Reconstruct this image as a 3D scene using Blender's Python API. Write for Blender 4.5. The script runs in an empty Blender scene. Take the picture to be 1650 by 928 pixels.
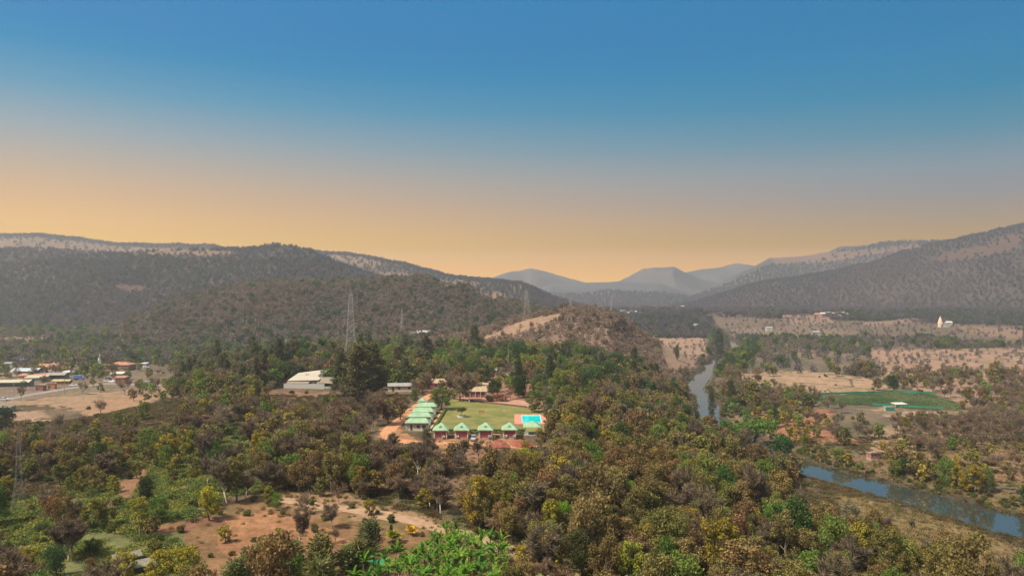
import bpy, math, random
import numpy as np
from mathutils import Vector, Matrix

# ------------------------------------------------------------------ camera, sky, sun, exposure
S = bpy.context.scene
CX, CY, F, CH = 825.0, 464.0, 1178.0, 48.0
cam = bpy.data.cameras.new('camera'); cam.sensor_width = 36; cam.lens = 36 * F / 1650
cam.clip_start = 1; cam.clip_end = 30000
co = bpy.data.objects.new('camera', cam); S.collection.objects.link(co)
co.location = (0, 0, CH); co.rotation_euler = (math.radians(90), 0, 0); S.camera = co

SUN = Vector((-0.66, -0.34, 1.0)).normalized()
sun_el = math.asin(SUN.z); sun_az = math.atan2(SUN.x, SUN.y)
sl = bpy.data.lights.new('sun', 'SUN'); sl.energy = 4.6; sl.angle = math.radians(9); sl.color = (1, .89, .74)
so = bpy.data.objects.new('sun', sl); S.collection.objects.link(so)
so.rotation_euler = SUN.to_track_quat('Z', 'Y').to_euler(); so.location = (-300, -100, 400)

W = bpy.data.worlds.new('World'); S.world = W; W.use_nodes = True
SKY_A = [(0.0, (0.7501, 0.3683, 0.0)), (0.0278, (0.7241, 0.3185, 0.0)), (0.0562, (0.5371, 0.2815, 0.0)), (0.0809, (0.4742, 0.2602, 0.0632)), (0.109, (0.3823, 0.2311, 0.1029)), (0.1437, (0.276, 0.2145, 0.1556)), (0.1847, (0.1617, 0.1994, 0.2191)), (0.2313, (0.0481, 0.1655, 0.2493)), (0.2764, (0.0, 0.1271, 0.2563)), (0.3106, (0.0, 0.1114, 0.2606)), (0.42, (0.0, 0.1114, 0.2606)), (0.6, (0.14, 0.19, 0.24)), (1.0, (0.6, 0.6, 0.6))]
SKY_B = [(0.0, (0.6944, 0.3351, 0.0)), (0.0278, (0.5023, 0.2247, 0.0)), (0.0562, (0.2808, 0.1461, 0.0124)), (0.0809, (0.2089, 0.1452, 0.0795)), (0.109, (0.1505, 0.1417, 0.1408)), (0.1437, (0.1088, 0.151, 0.1817)), (0.1847, (0.033, 0.1338, 0.1955)), (0.2313, (0.0, 0.1152, 0.2109)), (0.2764, (0.0, 0.1079, 0.2211)), (0.3106, (0.0, 0.0989, 0.222)), (0.42, (0.0, 0.0989, 0.222)), (0.6, (0.14, 0.19, 0.24)), (1.0, (0.6, 0.6, 0.6))]
def build_sky():
    nt = W.node_tree; N = nt.nodes; L = nt.links; bg = N['Background']
    tc = N.new('ShaderNodeTexCoord'); sp = N.new('ShaderNodeSeparateXYZ'); L.new(tc.outputs['Generated'], sp.inputs[0])
    def ramp(stops):
        r = N.new('ShaderNodeValToRGB'); e = r.color_ramp.elements; r.color_ramp.interpolation = 'LINEAR'
        for i, (p, c) in enumerate(stops):
            el = e[i] if i < 2 else e.new(p)
            el.position = p; el.color = (*c, 1)
        return r
    m = N.new('ShaderNodeMath'); m.operation = 'MULTIPLY'; m.inputs[1].default_value = 1.0; L.new(sp.outputs['Z'], m.inputs[0])
    # positions are sin(elevation)
    # visible stops tuned and divided by the exposure, unseen zenith brightened to fill the shadows; the lowest stops are stronger because the haze lies in front of them
    a = ramp(SKY_A); b = ramp(SKY_B)
    L.new(m.outputs[0], a.inputs[0]); L.new(m.outputs[0], b.inputs[0])
    mr = N.new('ShaderNodeMapRange'); mr.inputs[1].default_value = -.53; mr.inputs[2].default_value = .53; L.new(sp.outputs['X'], mr.inputs[0])
    mx = N.new('ShaderNodeMixRGB'); L.new(mr.outputs[0], mx.inputs[0]); L.new(a.outputs[0], mx.inputs[1]); L.new(b.outputs[0], mx.inputs[2])
    sk = N.new('ShaderNodeTexSky'); sk.sky_type = 'NISHITA'; sk.sun_disc = False
    sk.sun_elevation = sun_el; sk.sun_rotation = sun_az; sk.dust_density = 3
    sb = N.new('ShaderNodeMixRGB'); sb.blend_type = 'MULTIPLY'; sb.inputs[0].default_value = 1; sb.inputs[2].default_value = (.0015, .0015, .0015, 1)
    L.new(sk.outputs[0], sb.inputs[1])
    ad = N.new('ShaderNodeMixRGB'); ad.blend_type = 'ADD'; ad.inputs[0].default_value = 1
    L.new(mx.outputs[0], ad.inputs[1]); L.new(sb.outputs[0], ad.inputs[2]); L.new(ad.outputs[0], bg.inputs[0])
    bg.inputs[1].default_value = 1.0
build_sky()
S.view_settings.view_transform = 'Standard'; S.view_settings.look = 'None'
S.view_settings.exposure = 0.90; S.view_settings.gamma = 1; S.view_settings.use_curve_mapping = False
S.render.engine = 'CYCLES'
cy = S.cycles
cy.max_bounces = 6; cy.diffuse_bounces = 2; cy.glossy_bounces = 2; cy.transmission_bounces = 3; cy.volume_bounces = 1
cy.transparent_max_bounces = 4; cy.use_denoising = True
HAZE_DENSITY = 0.000175
HAZE_COLOR = (.80, .82, .87, 1)

rng = np.random.default_rng(11); random.seed(5)

# ------------------------------------------------------------------ noise
def _h(i, j, s):
    n = (i.astype(np.int64) * 374761393 + j.astype(np.int64) * 668265263 + s * 1442695041) & 0xFFFFFFFF
    n = ((n ^ (n >> 13)) * 1274126177) & 0xFFFFFFFF
    n = ((n ^ (n >> 16)) * 2246822519) & 0xFFFFFFFF
    return ((n ^ (n >> 15)) & 0xFFFFFF) / float(0xFFFFFF)
def vn(x, y, s=0):
    xi = np.floor(x); yi = np.floor(y); fx = x - xi; fy = y - yi
    fx = fx * fx * (3 - 2 * fx); fy = fy * fy * (3 - 2 * fy)
    a = _h(xi, yi, s); b = _h(xi + 1, yi, s); c = _h(xi, yi + 1, s); d = _h(xi + 1, yi + 1, s)
    return (a + (b - a) * fx) * (1 - fy) + (c + (d - c) * fx) * fy
def fbm(x, y, s=0, o=4):
    r = 0; a = .5; t = 0
    for k in range(o):
        r = r + a * vn(x, y, s + k * 17); t += a; a *= .5; x = x * 2.03 + 13.7; y = y * 2.03 + 7.1
    return r / t
def ss(a, b, x):
    t = np.clip((x - a) / (b - a), 0, 1); return t * t * (3 - 2 * t)

# ------------------------------------------------------------------ terrain height
RIV = np.array([(330, 60), (265, 130), (205, 175), (165, 196), (147, 213), (138, 237), (127.5, 255), (117, 274), (111, 295), (106, 330), (103, 370),
                (107, 400), (116.5, 434), (124, 503), (150, 576), (177, 649), (207, 736), (255, 830), (300, 1000), (360, 1300)], float)
RW = np.array([10, 10, 10.5, 10.8, 10.8, 10.2, 9.5, 8.7, 7.5, 7, 5.8, 5.2, 5.2, 6.8, 6.8, 6.5, 6.5, 5, 4, 2])
WZ = -22.0
def river(x, y):
    """distance to the bank (negative in the water) and side (positive = far, valley side)"""
    best = np.full(x.shape, 1e9)
    for i in range(len(RIV) - 1):
        a = RIV[i]; d = RIV[i + 1] - a; L2 = d @ d
        t = np.clip(((x - a[0]) * d[0] + (y - a[1]) * d[1]) / L2, 0, 1)
        dd = np.hypot(x - a[0] - t * d[0], y - a[1] - t * d[1]) - (RW[i] + (RW[i + 1] - RW[i]) * t)
        best = np.minimum(best, dd)
    side = x - np.interp(y, RIV[:, 1], RIV[:, 0])
    return best, side

RIDGES = [  # points (px, py of crest, depth), front width, back width, gully amplitude, gully scale
 ([(640,575,600),(690,556,640),(735,545,660),(770,538,660),(850,513,650),(900,504,640),(945,498,640),(1000,514,620),(1040,538,600),(1080,562,590),(1110,600,570)], 170, 220, .03, 90),
 ([(60,590,820),(120,560,850),(200,528,900),(260,495,950),(330,474,1000),(400,462,1000),(500,456,1010),(600,453,1010),(680,451,1000),(740,462,980),(800,486,960),(860,500,930),(920,520,900)], 300, 250, .14, 130),
 ([(-700,400,1500),(-200,410,1500),(0,404,1500),(60,401,1500),(120,406,1490),(200,410,1480),(280,404,1500),(340,403,1500),(400,402,1500),(450,398,1500),(500,405,1480),(550,428,1450),(600,444,1420),(650,458,1400),(720,480,1350),(800,505,1300)], 480, 300, .16, 220),
 ([(-700,382,2300),(-300,383,2300),(0,380,2300),(60,378,2300),(120,385,2300),(190,394,2300),(250,395,2300),(330,396,2300),(390,402,2250),(430,403,2200),(510,406,2100),(560,409,2050),(620,419,2000),(680,433,1900),(730,447,1800),(790,452,1700),(840,457,1650),(870,472,1600),(900,484,1550),(960,500,1500)], 560, 500, .12, 260),
 ([(1060,500,2151),(1100,492,2151),(1150,478,2151),(1200,462,2151),(1240,452,2151),(1300,445,2151),(1350,436,2151),(1400,425,2115),(1450,408,2079),(1500,394,2043),(1550,385,2008),(1600,374,1972),(1650,362,1936),(1750,350,1900),(2200,352,1864)], 480, 600, .10, 260),
 ([(1080,490,3280),(1120,472,3280),(1160,456,3280),(1190,441,3280),(1215,428,3280),(1240,413,3280),(1290,411,3280),(1335,405,3247),(1352,396,3214),(1400,391,3157),(1420,388,3116),(1500,387,3075),(1600,384,3034),(1800,384,3034)], 740, 650, .10, 380),
 ([(940,470,3698),(960,462,3698),(1000,452,3698),(1020,441,3698),(1035,433,3698),(1060,431,3698),(1085,431,3698),(1100,438,3698),(1130,450,3698),(1170,459,3698),(1230,475,3698)], 700, 500, .07, 300),
 ([(740,465,3913),(780,452,3913),(800,445,3913),(825,437,3913),(855,433,3913),(880,438,3913),(920,450,3913),(950,457,3913),(1000,462,3913),(1060,455,4171),(1090,440,4171),(1130,434,4171),(1160,432,4171),(1190,423,4171),(1230,431,4171),(1270,440,4171)], 600, 500, .06, 300),
 ([(820,480,3450),(850,472,3450),(890,458,3450),(950,455,3450),(1000,453,3450),(1060,456,3450),(1100,466,3450),(1140,480,3450),(1200,500,3450)], 900, 450, .08, 250),
]
def height(x, y, want_hill=False):
    x = np.asarray(x, float); y = np.asarray(y, float)
    yy = np.maximum(y, 20.0)
    rd, side = river(x, y)
    lvl = -12 - 7 * ss(-60, 140, x)
    lvl = lvl + .7 * (fbm(x / 130, y / 130, 5, 3) - .5) * ss(20, 80, rd)
    pl = (1 - ss(430, 640, yy)) * ss(-215 + 20 * (fbm(x / 40, y / 40, 3, 2) - .5), -130, x - .00 * y)
    wd = 78 + 62 * (1 - ss(205, 262, yy)); tt = np.clip((rd - 8 + 5 * (fbm(x / 25, y / 25, 4, 2) - .5)) / wd, 0, 1)
    pl = pl * np.where(side < 0, .65 * tt + .35 * tt * tt * (3 - 2 * tt), 0)
    flat = ss(0, 14, np.maximum(np.maximum(-48 - x, x - 22), np.maximum(218 - y, y - 345)))
    h = lvl * (1 - pl)
    h = h + pl * flat * (3.2 * (fbm(x / 60, y / 60, 8, 4) - .5) + .5 * (fbm(x / 9, y / 9, 9, 2) - .5))
    h = h + (1 - pl) * .35 * (fbm(x / 12, y / 12, 10, 2) - .5)
    base = h
    u = CX + F * x / yy
    hill = np.zeros_like(h); hid = np.full(h.shape, -1)
    for k, (pts, wf, wb, amp, sc) in enumerate(RIDGES):
        p = np.array(pts, float)
        Yc = np.interp(u, p[:, 0], p[:, 2])
        zc = CH - (np.interp(u, p[:, 0], p[:, 1]) - CY) / F * Yc
        zc = zc + (fbm(u / 26, u * 0 + k, 40 + k, 3) - .5) * .0035 * Yc
        t = (yy - Yc) / np.where(yy < Yc, wf, wb)
        inside = (np.abs(t) < 1) & (y > 30)
        if k != 2 and k != 3 and k < 4 or k > 5:
            inside &= (u > p[0, 0] - 40) & (u < p[-1, 0] + 40)
        e = np.where(inside, (.5 + .5 * np.cos(np.pi * np.clip(t, -1, 1))), 0.0)
        e = e ** (.85 if k not in (5,) else .6)
        rise = np.maximum(zc - base, 0)
        g = 1 - np.abs(2 * fbm(x / sc, y / (sc * 1.7), 60 + k, 4) - 1) * 2.2
        hk = rise * (e + amp * 2.2 * (g - .6) * e * (1 - e) * 2)
        if k == 5: hk = rise * np.maximum(e * .97, 0) + 0
        up = hk > hill
        hid = np.where(up & (hk > 3), k, hid)
        hill = np.maximum(hill, hk)
    h = h + hill
    # river bed and banks
    bank = ss(-3, 5, rd); hb = np.minimum(h, WZ + np.where(side < 0, 1.0, .45) + np.where(side < 0, .07, .04) * np.maximum(rd, 0) + np.where(side < 0, np.where(yy > 420, .42 * np.maximum(rd - 8, 0) + .01 * np.maximum(rd - 30, 0) ** 2, .4 * np.maximum(rd - 34, 0) + .07 * np.maximum(rd - 34, 0) ** 2), .12 * np.maximum(rd - 8, 0) + .02 * np.maximum(rd - 30, 0) ** 2))
    near = rd < 60
    h = np.where(near, np.where(rd > 0, hb, h), h)
    h = np.where(rd < 4, (WZ - 2.0) + (h - (WZ - 2.0)) * ss(-2.5, 2.5, rd), h)
    return (h, hid, hill, rd, side, pl) if want_hill else h

def PX(x, y, z):
    return CX + F * x / y, CY - F * (z - CH) / y
def G(px, py, d0=70., d1=4750.):
    """the ground point that the photograph shows at a pixel"""
    for n in (260, 24, 12):
        Y = np.geomspace(d0, d1, n); Z = CH - (py - CY) / F * Y
        hh = height((px - CX) / F * Y, Y); k = int(np.argmax(Z < hh))
        if Z[k] >= hh[k]: k = n - 1
        d0, d1 = Y[max(k - 1, 0)], Y[k]
    b = float(d1); return (px - CX) / F * b, b, CH - (py - CY) / F * b
def gz(x, y): return float(height(np.array([x]), np.array([y]))[0])

# ------------------------------------------------------------------ materials
def mat(name, col, rough=.8, spec=.3, var=.15, vscale=1.5, bump=0, wave=None, metallic=0, col2=None):
    m = bpy.data.materials.new(name); m.use_nodes = True; nt = m.node_tree; N = nt.nodes; L = nt.links
    b = N['Principled BSDF']; b.inputs['Roughness'].default_value = rough; b.inputs['Metallic'].default_value = metallic
    b.inputs['Specular IOR Level'].default_value = spec
    tc = N.new('ShaderNodeTexCoord'); no = N.new('ShaderNodeTexNoise'); no.inputs['Scale'].default_value = vscale; no.inputs['Detail'].default_value = 5
    oi = N.new('ShaderNodeObjectInfo'); va = N.new('ShaderNodeVectorMath'); L.new(tc.outputs['Object'], va.inputs[0]); L.new(oi.outputs['Location'], va.inputs[1]); L.new(va.outputs[0], no.inputs['Vector'])
    r = N.new('ShaderNodeValToRGB'); e = r.color_ramp.elements
    e[0].position = .3; e[1].position = .7
    c2 = col2 or tuple(min(1, c * (1 + var)) for c in col)
    e[0].color = (*[c * (1 - var) for c in col], 1); e[1].color = (*c2, 1)
    L.new(no.outputs['Fac'], r.inputs[0]); L.new(r.outputs[0], b.inputs['Base Color'])
    if wave:
        w = N.new('ShaderNodeTexWave'); w.bands_direction = wave[0]; w.inputs['Scale'].default_value = wave[1]
        L.new(tc.outputs['Object'], w.inputs['Vector'])
        bu = N.new('ShaderNodeBump'); bu.inputs['Strength'].default_value = wave[2]; bu.inputs['Distance'].default_value = .08
        L.new(w.outputs['Fac'], bu.inputs['Height']); L.new(bu.outputs[0], b.inputs['Normal'])
    elif bump:
        bu = N.new('ShaderNodeBump'); bu.inputs['Strength'].default_value = bump; bu.inputs['Distance'].default_value = .1
        L.new(no.outputs['Fac'], bu.inputs['Height']); L.new(bu.outputs[0], b.inputs['Normal'])
    return m

def leaf_mat(name, trans=.35):
    """colour from the plant's own tint property / instance attribute, small changes leaf by leaf"""
    m = bpy.data.materials.new(name); m.use_nodes = True; nt = m.node_tree; N = nt.nodes; L = nt.links
    for n in list(N): N.remove(n)
    out = N.new('ShaderNodeOutputMaterial')
    at = N.new('ShaderNodeAttribute'); at.attribute_type = 'INSTANCER'; at.attribute_name = 'tint'
    ge = N.new('ShaderNodeNewGeometry')
    hs = N.new('ShaderNodeHueSaturation')
    mr = N.new('ShaderNodeMapRange'); mr.inputs[3].default_value = .55; mr.inputs[4].default_value = 1.5
    L.new(ge.outputs['Random Per Island'], mr.inputs[0]); L.new(mr.outputs[0], hs.inputs['Value'])
    wn = N.new('ShaderNodeTexWhiteNoise'); wn.noise_dimensions = '1D'; L.new(ge.outputs['Random Per Island'], wn.inputs['W'])
    m2 = N.new('ShaderNodeMapRange'); m2.inputs[3].default_value = .475; m2.inputs[4].default_value = .52
    L.new(wn.outputs['Value'], m2.inputs[0]); L.new(m2.outputs[0], hs.inputs['Hue'])
    L.new(at.outputs['Color'], hs.inputs['Color'])
    # patches of the crown differ a little (dying and fresh foliage)
    tc = N.new('ShaderNodeTexCoord'); no = N.new('ShaderNodeTexNoise'); no.inputs['Scale'].default_value = .55; no.inputs['Detail'].default_value = 2
    L.new(tc.outputs['Object'], no.inputs['Vector'])
    m3 = N.new('ShaderNodeMapRange'); m3.inputs[1].default_value = .35; m3.inputs[2].default_value = .65; m3.inputs[3].default_value = 0; m3.inputs[4].default_value = .45
    L.new(no.outputs['Fac'], m3.inputs[0])
    mx = N.new('ShaderNodeMixRGB'); mx.blend_type = 'MULTIPLY'; L.new(m3.outputs[0], mx.inputs[0]); L.new(hs.outputs[0], mx.inputs[1])
    mx.inputs[2].default_value = (.95, .82, .7, 1)
    d = N.new('ShaderNodeBsdfDiffuse'); t = N.new('ShaderNodeBsdfTranslucent'); mi = N.new('ShaderNodeMixShader'); mi.inputs[0].default_value = trans
    L.new(mx.outputs[0], d.inputs[0]); L.new(mx.outputs[0], t.inputs[0]); L.new(d.outputs[0], mi.inputs[1]); L.new(t.outputs[0], mi.inputs[2])
    L.new(mi.outputs[0], out.inputs[0])
    return m
LEAF = leaf_mat('foliage'); BARK = mat('bark', (.16, .125, .095), .9, .1, .3, 3)
BARKP = mat('pale_bark', (.38, .33, .27), .9, .1, .2, 3)

# ------------------------------------------------------------------ mesh helpers
COL = S.collection
def link(o, parent=None):
    COL.objects.link(o)
    if parent is not None: o.parent = parent
    return o
def tag(o, label=None, cat=None, group=None, kind=None):
    if label: o['label'] = label
    if cat: o['category'] = cat
    if group: o['group'] = group
    if kind: o['kind'] = kind
    return o
def empty(name, loc, rz=0):
    o = bpy.data.objects.new(name, None); o.empty_display_size = .5; o.location = loc; o.rotation_euler = (0, 0, rz); return link(o)
def npmesh(name, V, Fq, mats, midx=None, smooth=False):
    me = bpy.data.meshes.new(name); V = np.asarray(V, np.float32)
    if isinstance(Fq, np.ndarray) and Fq.ndim == 2:
        n, k = Fq.shape
        me.vertices.add(len(V)); me.vertices.foreach_set('co', V.ravel())
        me.loops.add(n * k); me.loops.foreach_set('vertex_index', Fq.ravel().astype(np.int32))
        me.polygons.add(n); me.polygons.foreach_set('loop_start', np.arange(0, n * k, k, dtype=np.int32))
        me.update(calc_edges=True)
    else:
        me.from_pydata([tuple(map(float, v)) for v in V], [], [tuple(f) for f in Fq]); me.update()
    for m in (mats if isinstance(mats, (list, tuple)) else [mats]): me.materials.append(m)
    if midx is not None: me.polygons.foreach_set('material_index', np.asarray(midx, np.int32))
    if smooth: me.polygons.foreach_set('use_smooth', np.ones(len(me.polygons), bool))
    return me
class MB:
    def __init__(s): s.v = []; s.f = []
    def add(s, v, f):
        b = len(s.v); s.v += [tuple(p) for p in v]; s.f += [tuple(i + b for i in q) for q in f]; return s
    def box(s, x0, y0, z0, x1, y1, z1, rot=None):
        v = [(x0,y0,z0),(x1,y0,z0),(x1,y1,z0),(x0,y1,z0),(x0,y0,z1),(x1,y0,z1),(x1,y1,z1),(x0,y1,z1)]
        if rot: v = [rot @ Vector(p) for p in v]
        return s.add(v, [(0,3,2,1),(4,5,6,7),(0,1,5,4),(1,2,6,5),(2,3,7,6),(3,0,4,7)])
    def tube(s, pts, rad, n=6, cap=True):
        pts = [Vector(p) for p in pts]; R = rad if isinstance(rad, (list, tuple)) else [rad] * len(pts)
        vs = []; fs = []
        for i, p in enumerate(pts):
            d = (pts[min(i + 1, len(pts) - 1)] - pts[max(i - 1, 0)]).normalized()
            a = d.cross(Vector((0, 0, 1)) if abs(d.z) < .9 else Vector((1, 0, 0))).normalized(); b = d.cross(a)
            for k in range(n):
                t = 2 * math.pi * k / n; vs.append(p + (a * math.cos(t) + b * math.sin(t)) * R[i])
        for i in range(len(pts) - 1):
            for k in range(n):
                fs.append((i*n+k, i*n+(k+1)%n, (i+1)*n+(k+1)%n, (i+1)*n+k))
        if cap: fs.append(tuple(range(n))[::-1]); fs.append(tuple((len(pts)-1)*n + k for k in range(n)))
        return s.add(vs, fs)
    def lathe(s, prof, n=16, c=(0, 0)):
        vs = [(c[0] + r*math.cos(2*math.pi*k/n), c[1] + r*math.sin(2*math.pi*k/n), z) for r, z in prof for k in range(n)]
        fs = [(i*n+k, i*n+(k+1)%n, (i+1)*n+(k+1)%n, (i+1)*n+k) for i in range(len(prof)-1) for k in range(n)]
        fs += [tuple(range(n))[::-1], tuple((len(prof)-1)*n+k for k in range(n))]
        return s.add(vs, fs)
    def mesh(s, name, m, smooth=False): return npmesh(name, s.v, s.f, m, smooth=smooth)
    def obj(s, name, m, parent=None, smooth=False):
        return link(bpy.data.objects.new(name, s.mesh(name, m, smooth)), parent)
def hip(mb, x0, y0, x1, y1, z, h, ov=.4, th=.12, ridge=None, axis='x'):
    """hip roof with thickness; ridge = length of the ridge along axis"""
    x0 -= ov; y0 -= ov; x1 += ov; y1 += ov; mx, my = (x0+x1)/2, (y0+y1)/2
    r = (ridge if ridge is not None else max((x1-x0)-(y1-y0), .3)) / 2
    a, b = ((mx-r, my), (mx+r, my)) if axis == 'x' else ((mx, my-r), (mx, my+r))
    v = [(x0,y0,z),(x1,y0,z),(x1,y1,z),(x0,y1,z),(x0,y0,z+th),(x1,y0,z+th),(x1,y1,z+th),(x0,y1,z+th),(*a,z+th+h),(*b,z+th+h)]
    f = [(3,2,1,0),(0,1,5,4),(1,2,6,5),(2,3,7,6),(3,0,4,7)]
    f += [(4,5,9,8),(5,6,9),(6,7,8,9),(7,4,8)] if axis == 'x' else [(4,5,8),(5,6,9,8),(6,7,9),(7,4,8,9)]
    return mb.add(v, f)
def gable(mb, x0, y0, x1, y1, z, h, ov=.35, th=.1, axis='x', off=0.0):
    """gable roof sheet with thickness, ridge along axis"""
    if axis == 'x':
        my = (y0+y1)/2 + off; pr = [(y0-ov, z-h*ov/max(my-y0,.1)), (my, z+h), (y1+ov, z-h*ov/max(y1-my,.1))]; A, B = x0-ov, x1+ov
        v = [(X, y, zz+t) for X in (A, B) for t in (0, th) for y, zz in pr]
    else:
        mx = (x0+x1)/2 + off; pr = [(x0-ov, z-h*ov/max(mx-x0,.1)), (mx, z+h), (x1+ov, z-h*ov/max(x1-mx,.1))]; A, B = y0-ov, y1+ov
        v = [(x, Y, zz+t) for Y in (A, B) for t in (0, th) for x, zz in pr]
    return mb.add(v, [(0,1,7,6),(1,2,8,7),(9,10,4,3),(10,11,5,4),(0,6,9,3),(2,5,11,8),(0,3,4,1),(1,4,5,2),(6,7,10,9),(7,8,11,10)])
# ------------------------------------------------------------------ regions read off the photograph (in its own pixels, projected on the ground)
def inpoly(px, py, poly):
    c = np.zeros(px.shape, bool); n = len(poly)
    for i in range(n):
        x1, y1 = poly[i]; x2, y2 = poly[(i + 1) % n]
        if y1 == y2: continue
        k = ((y1 > py) != (y2 > py)) & (px < (x2 - x1) * (py - y1) / (y2 - y1) + x1); c ^= k
    return c
FOREST = [(700,728),(890,716),(905,660),(960,630),(1080,600),(1180,665),(1290,752),(1400,842),(1560,960),(840,960),(905,928),(800,860),(700,840)]
LEFTMID = [(270,640),(430,600),(600,640),(600,715),(700,728),(720,850),(600,815),(440,792),(375,780),(340,720),(200,690)]
THICKET = [(-200,660),(30,690),(140,700),(250,650),(400,660),(350,740),(220,775),(130,800),(-200,860)]
GREENSLOPE = [(-200,860),(130,780),(200,700),(400,680),(420,790),(370,800),(300,835),(330,960),(-200,960)]
DIRTS = [([(285,850),(330,832),(410,795),(470,796),(600,812),(720,838),(800,868),(905,928),(860,960),(600,960),(330,960)], (.22,.125,.062)),
         ([(560,790),(600,812),(720,838),(800,868),(910,935),(870,945),(780,880),(700,850),(600,835),(450,815),(450,803)], (.29,.18,.10)),
         ([(360,838),(440,828),(500,850),(560,870),(500,900),(380,905),(340,870)], (.32,.16,.08)),
         ([(700,770),(760,760),(850,790),(800,822),(720,832),(705,800)], (.20,.125,.075)),
         ([(190,770),(225,755),(250,750),(240,770),(215,800),(185,810)], (.25,.13,.075)),
         ([(220,704),(300,700),(290,715),(262,722),(270,708),(220,708)], (.28,.14,.09)),
         ([(165,805),(205,795),(195,820),(170,822)], (.25,.15,.09)),
         ([(240,845),(330,835),(380,830),(330,852),(250,858)], (.22,.10,.06)),
         ([(610,694),(630,686),(646,688),(644,702),(700,706),(780,705),(830,707),(860,722),(700,720),(650,712),(625,706)], (.36,.18,.09)),
         ([(700,720),(850,722),(830,745),(760,748),(690,738)], (.26,.14,.085)),
         ([(425,632),(540,628),(555,640),(530,665),(450,672),(420,650)], (.25,.14,.09)),
         ([(600,640),(650,628),(655,650),(600,690),(585,660)], (.21,.12,.08)),
         ([(670,612),(860,600),(905,660),(890,690),(868,655),(735,638),(690,640)], (.30,.155,.10)),
         ([(1290,900),(1370,895),(1345,928),(1280,928)], (.33,.18,.10)),
         # orange clearing on the knoll
         ([(775,545),(800,535),(850,515),(905,505),(900,516),(860,530),(820,543),(790,548)], (.30,.19,.125)),
         ([(950,540),(1000,545),(1010,560),(960,555)], (.24,.15,.11))]
BANK = [(1345,795),(1390,802),(1480,826),(1530,845),(1600,868),(1800,930),(1800,960),(1560,960),(1480,900),(1400,845),(1350,815)]
TAN = [([(1190,600),(1300,598),(1400,610),(1450,628),(1330,636),(1240,622),(1190,612)], (.46,.30,.19)),
       ([(1060,545),(1140,545),(1140,570),(1110,600),(1075,600)], (.40,.26,.18)),
       ([(1200,665),(1340,660),(1340,700),(1400,712),(1290,716),(1220,690)], (.40,.18,.11)),
       ([(1400,660),(1530,664),(1520,675),(1440,672)], (.46,.30,.20)),
       ([(1150,510),(1650,525),(1650,560),(1500,545),(1150,545)], (.24,.175,.13)),
       ([(1250,508),(1325,505),(1350,520),(1280,525)], (.42,.27,.20)),
       ([(1170,530),(1290,524),(1400,535),(1300,545),(1180,545)], (.31,.22,.16)),
       ([(1390,520),(1480,512),(1490,518),(1400,526)], (.40,.26,.19)),
       ([(1545,525),(1650,530),(1650,548),(1560,538)], (.40,.25,.17)),
       ([(1400,565),(1650,560),(1900,590),(1900,650),(1560,650),(1420,612)], (.42,.26,.18)),
       ([(1550,652),(1650,645),(1900,660),(1900,800),(1650,790),(1520,740),(1440,740),(1420,700),(1500,690)], (.33,.20,.12)),
       ([(1400,690),(1450,680),(1480,700),(1460,730),(1400,730)], (.38,.25,.16)),
       ([(-200,620),(0,650),(120,625),(280,622),(275,640),(160,655),(130,660),(60,652),(-200,680)], (.40,.26,.16)),
       ([(-200,690),(-10,690),(5,668),(75,664),(80,675),(20,684),(0,700)], (.42,.27,.18)),
       ([(120,660),(175,640),(270,632),(240,650),(140,672)], (.40,.24,.14)),
       ([(-100,545),(90,543),(90,552),(-100,560)], (.38,.26,.18)),
       ([(60,596),(230,590),(260,602),(60,608)], (.22,.16,.12)),
       ([(-200,600),(80,596),(250,605),(250,622),(0,648),(-200,650)], (.25,.18,.13)),
       ([(1180,720),(1330,720),(1500,760),(1650,800),(1650,830),(1490,785),(1330,748),(1290,745)], (.22,.15,.09))]
HILLTAN = [([(60,382),(120,390),(190,398),(330,402),(400,408),(330,412),(250,412),(130,408),(60,402),(-100,400),(-100,388)], (.40,.27,.17)),
           ([(520,410),(580,414),(620,425),(600,432),(540,420)], (.42,.30,.20)),
           ([(600,436),(650,440),(690,450),(640,452)], (.38,.27,.18)),
           ([(695,452),(730,450),(780,460),(720,466)], (.36,.26,.18)),
           ([(770,475),(800,470),(830,478),(800,488),(775,486)], (.50,.30,.20)),
           ([(1240,415),(1330,408),(1400,402),(1480,392),(1490,402),(1400,412),(1330,425),(1250,425)], (.36,.22,.15)),
           ([(1520,410),(1640,375),(1650,385),(1640,400),(1560,420),(1500,420)], (.22,.14,.11)),
           ([(180,460),(225,458),(235,468),(200,472)], (.26,.16,.12))]

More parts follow.
